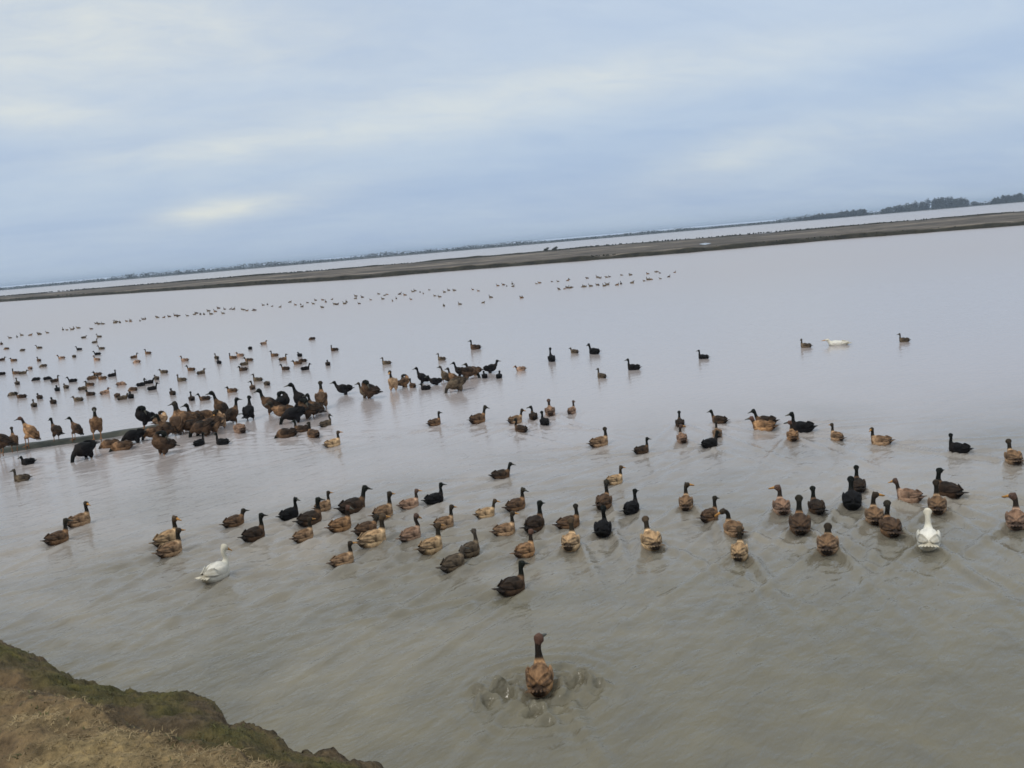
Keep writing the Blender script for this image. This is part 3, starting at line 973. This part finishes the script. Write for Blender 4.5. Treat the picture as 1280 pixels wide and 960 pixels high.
meb = mesh_np('bank', G.reshape(-1, 3), grid_faces(len(rows), len(LP)))
set_col(meb, gc.reshape(-1, 4))
o = link('bank', meb, mat_bank())
tag(o, 'grassy earth bank with a crumbling dark edge at the lower left', None, None, 'structure')

STRAW = mat_plain('dry_grass', (0.15, 0.108, 0.055), (0.36, 0.275, 0.15), 7, 0.9)
GREEN = mat_plain('green_grass', (0.048, 0.048, 0.018), (0.105, 0.100, 0.036), 7, 0.8)
rg = np.random.default_rng(9)
dry, grn = [], []
lo, hi = 30, len(LP) - 40
for k in range(20000):
    i = rg.integers(lo, hi); j = 6 + NB1 + rg.integers(-2, NB2)
    p = G[j, i]
    if nA[j, i] + rg.normal(0, 0.16) > -0.12:
        dry.append((p[0] + rg.normal(0, .01), p[1] + rg.normal(0, .01), p[2] - 0.004, rg.uniform(0.6, 1.2)))
    elif rg.random() < 0.12:
        grn.append((p[0], p[1], p[2] - 0.004, rg.uniform(0.5, 1.0)))
for k in range(900):
    i = rg.integers(lo, hi); j = 7 + int(rg.triangular(0, NB1 * 0.66, NB1))
    p = G[min(j, 5 + NB1), i]
    if nG[min(j, 5 + NB1), i] > -0.02:
        grn.append((p[0], p[1], p[2] - 0.004, rg.uniform(0.4, 0.95)))
for k in range(120):
    i = rg.integers(lo, hi); p = G[6, i]
    grn.append((p[0], p[1], p[2] - 0.01, rg.uniform(0.4, 0.9)))
tufts('dry_grass', dry, STRAW, 'short dry straw-coloured grass on top of the bank', (3, 6), (0.006, 0.019), 0.0016, 2.4, 5)
tufts('green_grass', grn, GREEN, 'short dull green grass and moss on the dark edge of the bank', (3, 6), (0.008, 0.026), 0.0026, 1.8, 6)

# ------------------------------------------------------------------ ducks
def loft_into(bm, pts, seg=12):
    """closed tapering tube through (x, y, z, half-width, half-height[, tangent]); rings stay square to the path"""
    P = [Vector(p[:3]) for p in pts]
    rings = []
    for i, p in enumerate(pts):
        t = (P[min(i + 1, len(P) - 1)] - P[max(i - 1, 0)]).normalized()
        side = Vector((0, 1, 0)) - t * t.y
        if side.length < 0.2: side = Vector((-1, 0, 0)) - t * (-t.x)
        side.normalize()
        upv = t.cross(side) * -1
        ring = [bm.verts.new(P[i] + side * (p[3] * math.cos(a)) + upv * (p[4] * math.sin(a)))
                for a in (2 * math.pi * k / seg for k in range(seg))]
        rings.append(ring)
    for a, b in zip(rings, rings[1:]):
        for k in range(seg):
            bm.faces.new((a[k], a[(k + 1) % seg], b[(k + 1) % seg], b[k]))
    bm.faces.new(rings[0][::-1]); bm.faces.new(rings[-1])
    bmesh.ops.recalc_face_normals(bm, faces=bm.faces[:])


# body along +x, origin at the waterline under the middle of the body
BODY = [(-0.225, 0, 0.092, 0.016, 0.004), (-0.195, 0, 0.080, 0.036, 0.013), (-0.155, 0, 0.062, 0.058, 0.036), (-0.10, 0, 0.047, 0.083, 0.064),
        (-0.035, 0, 0.038, 0.097, 0.083), (0.035, 0, 0.036, 0.098, 0.087), (0.09, 0, 0.042, 0.086, 0.082), (0.13, 0, 0.052, 0.066, 0.066),
        (0.158, 0, 0.064, 0.036, 0.040), (0.170, 0, 0.07, 0.012, 0.014)]
BODY = [(a * (0.74 if a > -0.12 else 0.88), b, c + (0.014 if a > -0.12 else 0.008) + 0.11 * a, d * 0.92 * (1 if a > -0.05 else 0.94), e * 1.10) for a, b, c, d, e in BODY]
# neck chains: points with radius, then the head's forward direction
NECKS = {
 'swim':      [(0.100, 0, 0.075, .058), (0.138, 0, 0.115, .042), (0.150, 0, 0.160, .029), (0.146, 0, 0.205, .025), (0.146, 0, 0.245, .026), (0.160, 0, 0.268, .033), (0.184, 0, 0.266, .028)],
 'swim_turn_right': [(0.100, 0, 0.075, .058), (0.138, 0, 0.115, .042), (0.150, 0, 0.160, .029), (0.146, 0, 0.205, .025), (0.146, -.004, 0.242, .026), (0.152, -.014, 0.262, .033), (0.160, -.037, 0.260, .028)],
 'swim_low':  [(0.100, 0, 0.070, .058), (0.150, 0, 0.100, .042), (0.176, 0, 0.128, .030), (0.184, 0, 0.155, .027), (0.200, 0, 0.174, .033), (0.224, 0, 0.172, .028)],
 'swim_short': [(0.095, 0, 0.075, .060), (0.128, 0, 0.112, .044), (0.140, 0, 0.148, .033), (0.142, 0, 0.178, .029), (0.156, 0, 0.198, .034), (0.180, 0, 0.196, .028)],
 'swim_lean': [(0.100, 0, 0.070, .058), (0.148, 0, 0.105, .040), (0.172, 0, 0.145, .028), (0.182, 0, 0.188, .025), (0.192, 0, 0.220, .027), (0.208, 0, 0.236, .033), (0.232, 0, 0.232, .028)],
 'swim_curve': [(0.100, 0, 0.075, .058), (0.150, 0, 0.105, .041), (0.172, 0, 0.140, .028), (0.158, 0, 0.182, .024), (0.140, 0, 0.220, .024), (0.146, 0, 0.252, .027), (0.166, 0, 0.268, .033), (0.188, 0, 0.258, .028)],
 'swim_arch': [(0.100, 0, 0.075, .058), (0.138, 0, 0.118, .040), (0.142, 0, 0.165, .028), (0.136, .004, 0.210, .025), (0.138, .022, 0.245, .026), (0.142, .052, 0.258, .032), (0.148, .078, 0.246, .028)],
 'swim_hunch': [(0.100, 0, 0.080, .060), (0.132, 0, 0.124, .044), (0.140, 0, 0.170, .030), (0.136, 0, 0.220, .024), (0.138, -.004, 0.262, .025), (0.150, -.010, 0.288, .034), (0.172, -.018, 0.290, .029)],
 'swim_dabble': [(0.100, 0, 0.055, .058), (0.150, 0, 0.050, .042), (0.190, 0, 0.030, .030), (0.215, 0, 0.000, .027), (0.228, 0, -0.030, .032), (0.236, 0, -0.055, .028)],
}
# standing ducks: body pitch, hip lift and a neck given in the body's own frame before pitching
STAND = {
 'stand':       (32, 0.215, [(0.100, 0, 0.070, .058), (0.150, 0, 0.085, .042), (0.190, 0, 0.115, .029), (0.222, 0, 0.150, .025), (0.245, 0, 0.180, .026), (0.268, 0, 0.182, .033), (0.287, 0, 0.166, .028)]),
 'stand_tall':  (56, 0.235, [(0.100, 0, 0.060, .058), (0.160, 0, 0.065, .040), (0.210, 0, 0.075, .028), (0.255, 0, 0.090, .024), (0.295, 0, 0.100, .025), (0.318, 0, 0.088, .032), (0.328, 0, 0.064, .028)]),
 'stand_low':   (6, 0.195, [(0.100, 0, 0.070, .058), (0.150, 0, 0.100, .042), (0.178, 0, 0.132, .030), (0.188, 0, 0.165, .027), (0.204, 0, 0.186, .033), (0.228, 0, 0.182, .028)]),
 'stand_feed':  (-8, 0.200, [(0.100, 0, 0.055, .058), (0.155, 0, 0.045, .042), (0.200, 0, 0.015, .030), (0.228, 0, -0.035, .026), (0.246, 0, -0.085, .027), (0.258, 0, -0.112, .032), (0.270, 0, -0.134, .028)]),
 'stand_preen': (22, 0.205, [(0.095, 0, 0.080, .058), (0.128, 0.008, 0.122, .042), (0.126, 0.026, 0.162, .031), (0.098, 0.046, 0.184, .029), (0.064, 0.062, 0.178, .033), (0.042, 0.070, 0.160, .028)]),
 'stand_flap':  (40, 0.225, [(0.100, 0, 0.065, .058), (0.155, 0, 0.075, .041), (0.200, 0, 0.095, .028), (0.238, 0, 0.122, .025), (0.265, 0, 0.148, .026), (0.288, 0, 0.148, .033), (0.306, 0, 0.130, .028)]),
}
slim = lambda ch, kx: [(a * kx, b, c, r_ * (1.16 if i >= len(ch) - 2 else 0.92 if i >= 2 else 0.95)) for i, (a, b, c, r_) in enumerate(ch)]
NECKS['swim_turn_left'] = [(a, -b, c, r_) for a, b, c, r_ in NECKS['swim_turn_right']]
NECKS = {k: [(a, b, c if c < 0.11 else 0.11 + (c - 0.11) * 0.86, r_) for a, b, c, r_ in v] for k, v in NECKS.items()}
NECKS = {k: slim(v, 0.76) for k, v in NECKS.items()}
STAND = {k: (a, b, slim(c, 0.88)) for k, (a, b, c) in STAND.items()}
COATS = {  # head, neck, breast, flank, back, tail, mottle
 'brown':       ((.030, .026, .018), (.016, .015, .012), (.24, .140, .075), (.19, .115, .066), (.070, .045, .030), (.030, .022, .018), .85),
 'tan':         ((.040, .030, .020), (.018, .016, .012), (.43, .290, .175), (.41, .275, .17), (.17, .105, .060), (.040, .028, .022), .85),
 'orangebrown': ((.110, .060, .044), (.022, .017, .013), (.40, .240, .125), (.42, .250, .130), (.20, .120, .066), (.050, .032, .022), .95),
 'pinktan':     ((.100, .062, .048), (.030, .023, .018), (.44, .295, .21), (.42, .28, .20), (.22, .135, .09), (.060, .042, .034), .75),
 'buff':        ((.080, .055, .034), (.028, .023, .016), (.60, .42, .245), (.62, .45, .27), (.36, .24, .135), (.060, .044, .032), .80),
 'darkbrown':   ((.010, .012, .009), (.008, .009, .007), (.120, .072, .042), (.080, .050, .032), (.026, .020, .016), (.013, .011, .010), .70),
 'greybrown':   ((.070, .058, .046), (.045, .038, .030), (.16, .122, .082), (.13, .10, .068), (.070, .055, .040), (.034, .028, .023), .80),
 'black':       ((.006, .008, .007), (.006, .007, .006), (.015, .012, .011), (.010, .009, .010), (.008, .008, .009), (.006, .006, .006), .20),
 'white':       ((.58, .54, .44), (.60, .57, .48), (.62, .60, .52), (.63, .61, .54), (.66, .64, .58), (.46, .42, .33), .22),
}


def pose_matrix(pose):
    if pose in STAND:
        p, lift, _ = STAND[pose]
        return Matrix.Translation((0, 0, lift)) @ Matrix.Rotation(-rad(p), 4, 'Y') @ Matrix.Translation((0.02, 0, -0.05))
    return Matrix.Identity(4)


def body_mesh(pose, voxel):
    """trunk, tail, neck and head merged into one continuous skin"""
    chain = STAND[pose][2] if pose in STAND else NECKS[pose]
    bm = bmesh.new()
    loft_into(bm, BODY, 16)
    a, b = Vector(chain[-2][:3]), Vector(chain[-1][:3])
    fwd = (b - a).normalized()
    pts = [(*c[:3], c[3], c[3]) for c in chain] + [(*(b + fwd * 0.018), 0.018, 0.016), (*(b + fwd * 0.026), 0.007, 0.006)]
    loft_into(bm, pts, 12)
    if pose in STAND:
        for sgn in (-1, 1):
            loft_into(bm, [(-0.03, sgn * 0.048, 0.02, .040, .045), (-0.035, sgn * 0.05, -0.05, .034, .036), (-0.03, sgn * 0.05, -0.085, .014, .014)], 10)
    me = bpy.data.meshes.new('tmp'); bm.to_mesh(me); bm.free()
    ob = bpy.data.objects.new('tmp', me); COL.objects.link(ob)
    md = ob.modifiers.new('r', 'REMESH'); md.mode = 'VOXEL'; md.voxel_size = voxel; md.use_smooth_shade = True
    ms = ob.modifiers.new('s', 'SMOOTH'); ms.factor = 0.5; ms.iterations = 4 if voxel < 0.011 else 2
    ev = ob.evaluated_get(bpy.context.evaluated_depsgraph_get())
    res = bpy.data.meshes.new_from_object(ev)
    bpy.data.objects.remove(ob, do_unlink=True); bpy.data.meshes.remove(me)
    return res, chain, fwd


def seg_dist(P, a, b):
    a, b = np.array(a), np.array(b)
    ab = b - a
    t = np.clip(((P - a) @ ab) / (ab @ ab), 0, 1)
    return np.linalg.norm(P - (a + t[:, None] * ab), axis=1), t


def coat_cols(P, chain, coat):
    head, neck, breast, flank, back, tail, mot = [np.array(v, dtype=float) if isinstance(v, tuple) else v for v in COATS[coat]]
    n = len(P)
    x, z = P[:, 0], P[:, 2]
    ss = lambda v, a, b: (lambda t: t * t * (3 - 2 * t))(np.clip((v - a) / (b - a), 0, 1))[:, None]
    c = np.repeat(flank[None], n, 0)
    up = ss(z - 0.050 - 0.11 * x, 0.035, 0.080)
    c = c * (1 - up) + back * up
    f = ss(x, 0.035, 0.085); c = c * (1 - f) + breast * f
    f = ss(-x, 0.105, 0.150); c = c * (1 - f) + tail * f
    m = np.full(n, mot)
    best = np.full(n, 9.0); w = np.zeros(n)
    nseg = len(chain) - 1
    for i in range(1, nseg):
        d, t = seg_dist(P, chain[i][:3], chain[i + 1][:3])
        rr = chain[i][3] * (1 - t) + chain[i + 1][3] * t
        e = d / rr
        k = e < best
        best[k] = e[k]; w[k] = i + t[k]
    on = 1 - ss(best, 1.15, 1.5)[:, 0]
    start = 1.45
    f = (on * np.clip((w - start) / 0.5, 0, 1))[:, None]
    c = c * (1 - f) + neck * f
    m = m * (1 - f[:, 0]) + 0.15 * f[:, 0]
    f = (on * np.clip((w - (nseg - 1.6)) / 0.7, 0, 1))[:, None]
    c = c * (1 - f) + head * f
    return np.concatenate([c, m[:, None]], 1)


def wing_geo(sgn):
    """folded wing: a teardrop shell on the flank with long flight feathers crossing over the rump"""
    bm = bmesh.new()
    kx = 0.76
    loft_into(bm, [(a * kx, sgn * b * 0.885, c + 0.012 + 0.10 * a, d * 0.8, e) for a, b, c, d, e in (
        (0.098, 0.072, 0.070, .008, .014), (0.080, 0.084, 0.070, .016, .036), (0.03, 0.089, 0.068, .020, .047),
        (-0.04, 0.083, 0.074, .020, .043), (-0.10, 0.064, 0.086, .017, .029), (-0.15, 0.042, 0.100, .012, .014), (-0.17, 0.032, 0.105, .006, .006))], 10)
    for k in range(7):
        f = k / 6
        z0 = 0.050 + 0.068 * f
        y0 = 0.088 - 0.020 * f * f
        a = Vector((-0.010 - 0.01 * k, sgn * y0, z0 + 0.014))
        b = Vector((-0.095, sgn * (0.072 - 0.026 * f), z0 * 0.75 + 0.048))
        c = Vector((-0.150 - 0.022 * (1 - abs(f - 0.55)), sgn * (0.036 - 0.030 * f), 0.100 + 0.018 * f + 0.012))
        a.z += 0.10 * a.x; b.z += 0.12 * b.x; c.z += 0.14 * c.x
        loft_into(bm, [(*a, .002, .009), (*b, .003, .0125), (*a.lerp(c, 0.85), .003, .011), (*c, .0015, .004)], 6)
    return bm


def open_wing_geo(sgn):
    """raised wing: arm and a fan of separate flight feathers"""
    bm = bmesh.new()
    root = Vector((0.07, sgn * 0.075, 0.09))
    arm = [root, root + Vector((0.02, sgn * 0.08, 0.06)), root + Vector((0.0, sgn * 0.16, 0.12)), root + Vector((-0.01, sgn * 0.21, 0.17))]
    loft_into(bm, [(*p, r_, r_ * 0.6) for p, r_ in zip(arm, (.028, .024, .018, .010))], 8)
    for k in range(11):
        f = k / 10
        i = min(int(f * 3), 2)
        p = arm[i].lerp(arm[i + 1], f * 3 - i)
        d = Vector((-1 + 0.75 * f, sgn * (0.05 + 0.6 * f), 0.05 + 0.42 * f)).normalized()
        L = 0.12 + 0.05 * f
        loft_into(bm, [(*p, .014, .003), (*(p + d * L * 0.6), .013, .0025), (*(p + d * L), .004, .001)], 6)
    return bm


def tail_geo():
    """flat fan of tail feathers"""
    bm = bmesh.new()
    for k in range(7):
        a = rad(-27 + 9 * k)
        d = Vector((-math.cos(a), math.sin(a), 0.10 - 0.05 * abs(k - 3) / 3))
        s0 = Vector((-0.105, 0.010 * (k - 3), 0.062 + 0.0012 * (3 - abs(k - 3))))
        L = 0.118 - 0.006 * abs(k - 3)
        loft_into(bm, [(*s0, .010, .004), (*(s0 + d * L * 0.6), .013, .003), (*(s0 + d * L), .006, .0015)], 6)
    return bm


def bill_geo(tip, fwd):
    bm = bmesh.new()
    dn = Vector((0, 0, -1))
    b = tip + fwd * 0.012
    pts = []
    for f, w, h, dr in ((0, .016, .017, 0), (0.020, .014, .012, .003), (0.042, .016, .007, .008), (0.060, .015, .005, .010), (0.068, .008, .003, .011)):
        q = b + fwd * f + dn * dr
        pts.append((*q, w, h))
    loft_into(bm, pts, 10)
    return bm


def leg_geo(sgn, T):
    """shank and webbed foot, standing on z = 0"""
    bm = bmesh.new()
    hip = T @ Vector((-0.03, sgn * 0.05, -0.075))
    foot = Vector((hip.x + 0.012, hip.y, 0.0))
    loft_into(bm, [(*hip, .011, .011), (*(hip.lerp(foot, 0.5) + Vector((-0.008, 0, 0))), .007, .007), (*(foot + Vector((0, 0, 0.008))), .007, .007), (*(foot + Vector((0, 0, -0.05))), .007, .007)], 8)
    vs = [bm.verts.new(foot + Vector(v)) for v in ((-.008, -.006, .004), (-.008, .006, .004), (.05, .03, .002), (.062, 0, .002), (.05, -.03, .002), (.01, 0, .016))]
    for a, b_ in ((0, 1), (1, 2), (2, 3), (3, 4), (4, 0)):
        bm.faces.new((vs[a], vs[b_], vs[5]))
    bm.faces.new((vs[4], vs[3], vs[2], vs[1], vs[0]))
    return bm


CACHE = {}


def fin(bm, T, name):
    bmesh.ops.transform(bm, matrix=T, verts=bm.verts[:])
    for f in bm.faces: f.smooth = True
    me = bpy.data.meshes.new(name); bm.to_mesh(me); bm.free()
    return me


def mesh_pts(me):
    a = np.empty(len(me.vertices) * 3, dtype=np.float32)
    me.vertices.foreach_get('co', a)
    return a.reshape(-1, 3).astype(float)


def get_set(pose, coat, fine):
    """shared part meshes of one pose and coat"""
    key = (pose, coat, fine)
    if key in CACHE: return CACHE[key]
    gk = (pose, fine)
    if gk not in CACHE:
        CACHE[gk] = body_mesh(pose, 0.0085 if fine else 0.014)
    base, chain, fwd = CACHE[gk]
    T = pose_matrix(pose)
    me = base.copy(); me.name = 'duck_body'
    set_col(me, coat_cols(mesh_pts(me), chain, coat))
    me.transform(T)
    me.materials.clear(); me.materials.append(PLUME)
    parts = [('body', me)]
    wc = COATS[coat]
    for sgn in (-1, 1):
        w = fin(open_wing_geo(sgn) if pose == 'stand_flap' else wing_geo(sgn), Matrix.Identity(4), 'duck_wing')
        P = mesh_pts(w)
        if pose == 'stand_flap':
            fr = np.clip((np.abs(P[:, 1]) - 0.10) / 0.15, 0, 1)[:, None]
        else:
            fr = np.clip((-P[:, 0] - 0.01) / 0.09, 0, 1)[:, None] * (0.55 + 0.45 * np.sin(P[:, 2] * 210 + 1))[:, None]
        c = np.array(wc[4]) * 0.45 + np.array(wc[3]) * 0.55
        bar = np.exp(-((P[:, 0] + 0.035) / 0.016) ** 2)[:, None] * (0.0 if coat == 'white' else 0.8)
        c = c * (1 - fr) + np.array(wc[5]) * fr
        c = c * (1 - bar) + np.array(wc[5]) * 0.7 * bar
        set_col(w, np.concatenate([c, np.full((len(P), 1), wc[6])], 1))
        w.transform(T); w.materials.append(PLUME)
        parts.append(('wing', w))
    w = fin(tail_geo(), Matrix.Identity(4), 'duck_tail')
    P = mesh_pts(w)
    fr = (0.5 + 0.5 * np.sin(P[:, 1] * 260))[:, None]
    set_col(w, np.concatenate([(np.array(wc[5]) * 1.1) * (1 - 0.35 * fr) + np.array(wc[3]) * 0.35 * fr, np.full((len(P), 1), wc[6] * 0.5)], 1))
    w.transform(T); w.materials.append(PLUME)
    parts.append(('tail', w))
    tip = Vector(chain[-1][:3])
    b = fin(bill_geo(tip, fwd), T, 'duck_bill')
    b.materials.append(BILL_O if coat in ('white', 'buff', 'pinktan', 'tan') else BILL_D)
    parts.append(('bill', b))
    if fine:
        hc = Vector(chain[-2][:3]).lerp(tip, 0.75)
        side = fwd.cross(Vector((0, 0, 1))).normalized()
        for sgn in (-1, 1):
            bm = bmesh.new()
            bmesh.ops.create_icosphere(bm, subdivisions=1, radius=0.006)
            bmesh.ops.translate(bm, verts=bm.verts[:], vec=hc + side * sgn * 0.0275 + Vector((0, 0, 0.008)))
            e = fin(bm, T, 'duck_eye'); e.materials.append(EYE_M)
            parts.append(('eye', e))
    if pose in STAND:
        for sgn in (-1, 1):
            l = fin(leg_geo(sgn, T), Matrix.Identity(4), 'duck_leg'); l.materials.append(LEG_M)
            parts.append(('leg', l))
    top = float(mesh_pts(me)[:, 2].max())
    CACHE[key] = (parts, top)
    return CACHE[key]


def place(px, py, head_y, deg, pose, coat, label, group, fine=True, z=0.0, lim=(0.8, 1.18), bulk=1.0, sink=0.0):
    if pose == 'swim' and coat != 'white':
        pose = random.choice(('swim', 'swim', 'swim', 'swim_turn_right', 'swim_turn_left', 'swim_curve', 'swim_lean'))
    p = ground(px, py, z)
    parts, top = get_set(pose, coat, fine)
    dist = math.hypot(p.x, p.y)
    want = (py - head_y) / FPX * math.hypot(dist, EYE) / max(0.5, math.cos(math.atan2(EYE, dist)))
    s = min(max((want * 0.95 + sink) / top, lim[0]), lim[1])
    root = link('duck', None)
    root.empty_display_size = 0.1
    root.location = p - Vector((0, 0, sink))
    root.rotation_euler = (rad(random.uniform(-2.5, 2.5)), rad(random.uniform(-3, 3)), heading_world(px, py, deg))
    root.scale = (s * bulk, s * bulk * random.uniform(0.95, 1.05), s)
    tag(root, label, 'duck', group)
    for nm, me in parts:
        link(nm, me, None, root)
    return root


for x, y, hy, deg, pose, coat, label in SWIM:
    place(x, y, hy, deg, pose, coat, label, 'ducks swimming on the open water', y > 500, z=-0.012, bulk=1.7 if coat == 'white' and y < 500 else random.uniform(0.86, 1.0))

COATW = {'brown': 'brown', 'tan': 'tan', 'orangebrown': 'orange-brown', 'pinktan': 'pinkish tan', 'buff': 'buff', 'darkbrown': 'dark brown',
         'greybrown': 'grey-brown', 'black': 'black', 'white': 'white'}
POSEW = {'stand': 'standing with raised head', 'stand_tall': 'standing bolt upright', 'stand_low': 'standing level with short neck', 'stand_feed': 'feeding with lowered head',
         'stand_preen': 'preening with bent neck', 'stand_flap': 'flapping its open wings'}
NTH = ['leftmost', 'second', 'third', 'fourth', 'fifth', 'sixth', 'seventh', 'eighth', 'ninth', 'tenth', 'eleventh', 'twelfth']
seen = {}
for x, y, hy, deg, pose, coat in sorted(RIDGE):
    dry_ = x < 230 and abs(y - (566 - 0.16 * x)) < 9
    k = (coat, pose)
    n = seen.get(k, 0); seen[k] = n + 1
    tot = sum(1 for r_ in RIDGE if (r_[5], r_[4]) == k)
    lab = '%s duck %s in the mud ridge crowd' % (COATW[coat], POSEW[pose])
    if tot > 1: lab += ', %s%s' % (NTH[n], '' if n == 0 else ' from left')
    place(x, y, hy, deg, pose, coat, lab, 'ducks standing along the mud ridge', True, z=0.07 if dry_ else 0.0, lim=(0.72, 1.3), bulk=1.04, sink=0.0 if dry_ else 0.085)

SH = {'d': (('black', 'darkbrown'), 'dark'), 'g': (('greybrown', 'brown'), 'grey-brown'), 'p': (('pinktan',), 'pinkish')}
rb = random.Random(12)
ONES = ['first', 'second', 'third', 'fourth', 'fifth', 'sixth', 'seventh', 'eighth', 'ninth', 'tenth', 'eleventh', 'twelfth', 'thirteenth',
        'fourteenth', 'fifteenth', 'sixteenth', 'seventeenth', 'eighteenth', 'nineteenth']


def ordinal(n):
    if n < 20: return ONES[n - 1]
    t, u_ = divmod(n, 10)
    return (('twentieth', 'thirtieth', 'fortieth')[t - 2]) if u_ == 0 else ('twenty', 'thirty', 'forty')[t - 2] + '-' + ONES[u_ - 1]


count = {}
for x, y, sh_ in sorted(BEHIND):
    count[sh_] = count.get(sh_, 0) + 1
    cs, w = SH[sh_]
    coat = rb.choice(cs)
    pose = rb.choice(('swim', 'swim', 'swim_short', 'swim_low', 'swim_lean', 'swim_dabble'))
    deg = rb.choice((165, 175, 185, 150, 20, 95, 110, 5))
    h = {'swim': 10, 'swim_short': 7.5, 'swim_low': 7, 'swim_lean': 9, 'swim_dabble': 6}[pose] * (0.55 + 0.5 * (y - 420) / 80 * 0.6 + 0.15)
    place(x, y, y - h * 1.3, deg, pose, coat, 'small %s duck floating behind the mud ridge, %s %s one from the left edge' % (w, ordinal(count[sh_]), w),
          'small ducks floating behind the mud ridge', False, z=-0.012, lim=(0.55, 0.80))


# the far flock before the dyke: rows of tiny ducks, each one mesh
def simple_duck(pose, coat):
    key = ('far', pose, coat)
    if key in CACHE: return CACHE[key]
    gk = (pose, 'far')
    if gk not in CACHE: CACHE[gk] = body_mesh(pose, 0.02)
    base, chain, fwd = CACHE[gk]
    me = base.copy(); me.name = 'far_duck'
    set_col(me, coat_cols(mesh_pts(me), chain, coat))
    me.materials.clear(); me.materials.append(PLUME)
    CACHE[key] = me
    return me


FAR = []
rf = random.Random(31)


def row(x0, y0, x1, y1, n, sp_):
    for k in range(n):
        f = (k + rf.uniform(-0.5, 1.5)) / n
        FAR.append((x0 + (x1 - x0) * f + rf.gauss(0, 3), y0 + (y1 - y0) * f + rf.uniform(0, sp_) + abs(rf.gauss(0, 0.8))))


row(14, 420, 112, 407, 13, 3)
row(116, 405.5, 180, 399, 13, 0.8)
row(180, 398.5, 225, 393.5, 8, 1.2)
row(225, 394, 255, 389, 5, 4)
row(255, 388, 314, 381.5, 13, 7)
row(314, 383, 385, 375, 10, 5)
row(380, 374.5, 560, 360, 34, 12)
row(560, 362, 620, 357, 5, 14)
row(621, 357, 644, 355, 5, 0.5)
row(646, 355, 745, 346, 9, 2)
row(745, 346.5, 845, 338, 11, 2)
row(688, 361.5, 768, 354, 15, 1.6)
row(770, 355, 835, 346, 9, 1.5)
FAR += [(652, 373), (653, 372), (604, 379), (575, 381), (555, 383)]
FAR.sort(key=lambda q: -q[1])
room = max(0, 300 - len(SWIM) - len(RIDGE) - len(BEHIND))
rest = []
for i, (x, y) in enumerate(FAR):
    coat = rf.choice(('greybrown', 'greybrown', 'greybrown', 'brown', 'darkbrown'))
    pose = rf.choice(('swim', 'swim_short', 'swim_low', 'swim_lean'))
    me = simple_duck(pose, coat)
    mat_ = Matrix.Translation(ground(x, y, -0.01)) @ Matrix.Rotation(heading_world(x, y, rf.choice((170, 180, 190, 5, 150, 100))), 4, 'Z') @ Matrix.Scale(rf.uniform(0.5, 0.85), 4)
    if i < room:
        o = link('duck', me)
        o.matrix_world = mat_
        tag(o, 'tiny far duck in the long scattered row before the brown dyke', 'duck', 'tiny far ducks before the dyke')
    else:
        rest.append((me, mat_))
if rest:
    bm = bmesh.new()
    for me, mat_ in rest:
        n0 = len(bm.verts)
        bm.from_mesh(me)
        bm.verts.ensure_lookup_table()
        bmesh.ops.transform(bm, matrix=mat_, verts=bm.verts[n0:])
    me = bpy.data.meshes.new('far_flock'); bm.to_mesh(me); bm.free()
    o = link('far_flock', me, PLUME)
    tag(o, 'farthest specks of the flock just before the dyke', None, None, 'stuff')

# ------------------------------------------------------------------ hazy air over the water
HZ = bpy.data.materials.new('haze_air')
HZ.use_nodes = True
hn, hl = HZ.node_tree.nodes, HZ.node_tree.links
hn.clear()
ho = hn.new('ShaderNodeOutputMaterial')
pv = hn.new('ShaderNodeVolumePrincipled')
pv.inputs['Color'].default_value = (0.66, 0.80, 0.98, 1)
pv.inputs['Density'].default_value = 0.00030
hl.new(pv.outputs[0], ho.inputs['Volume'])
bm = bmesh.new()
bmesh.ops.create_cube(bm, size=1.0)
bmesh.ops.scale(bm, vec=(40000, 24000, 18), verts=bm.verts[:])
bmesh.ops.translate(bm, vec=(0, 11000, 7.5), verts=bm.verts[:])
me = bpy.data.meshes.new('haze'); bm.to_mesh(me); bm.free()
o = link('haze', me, HZ)
tag(o, 'thin pale haze over the water', None, None, 'stuff')
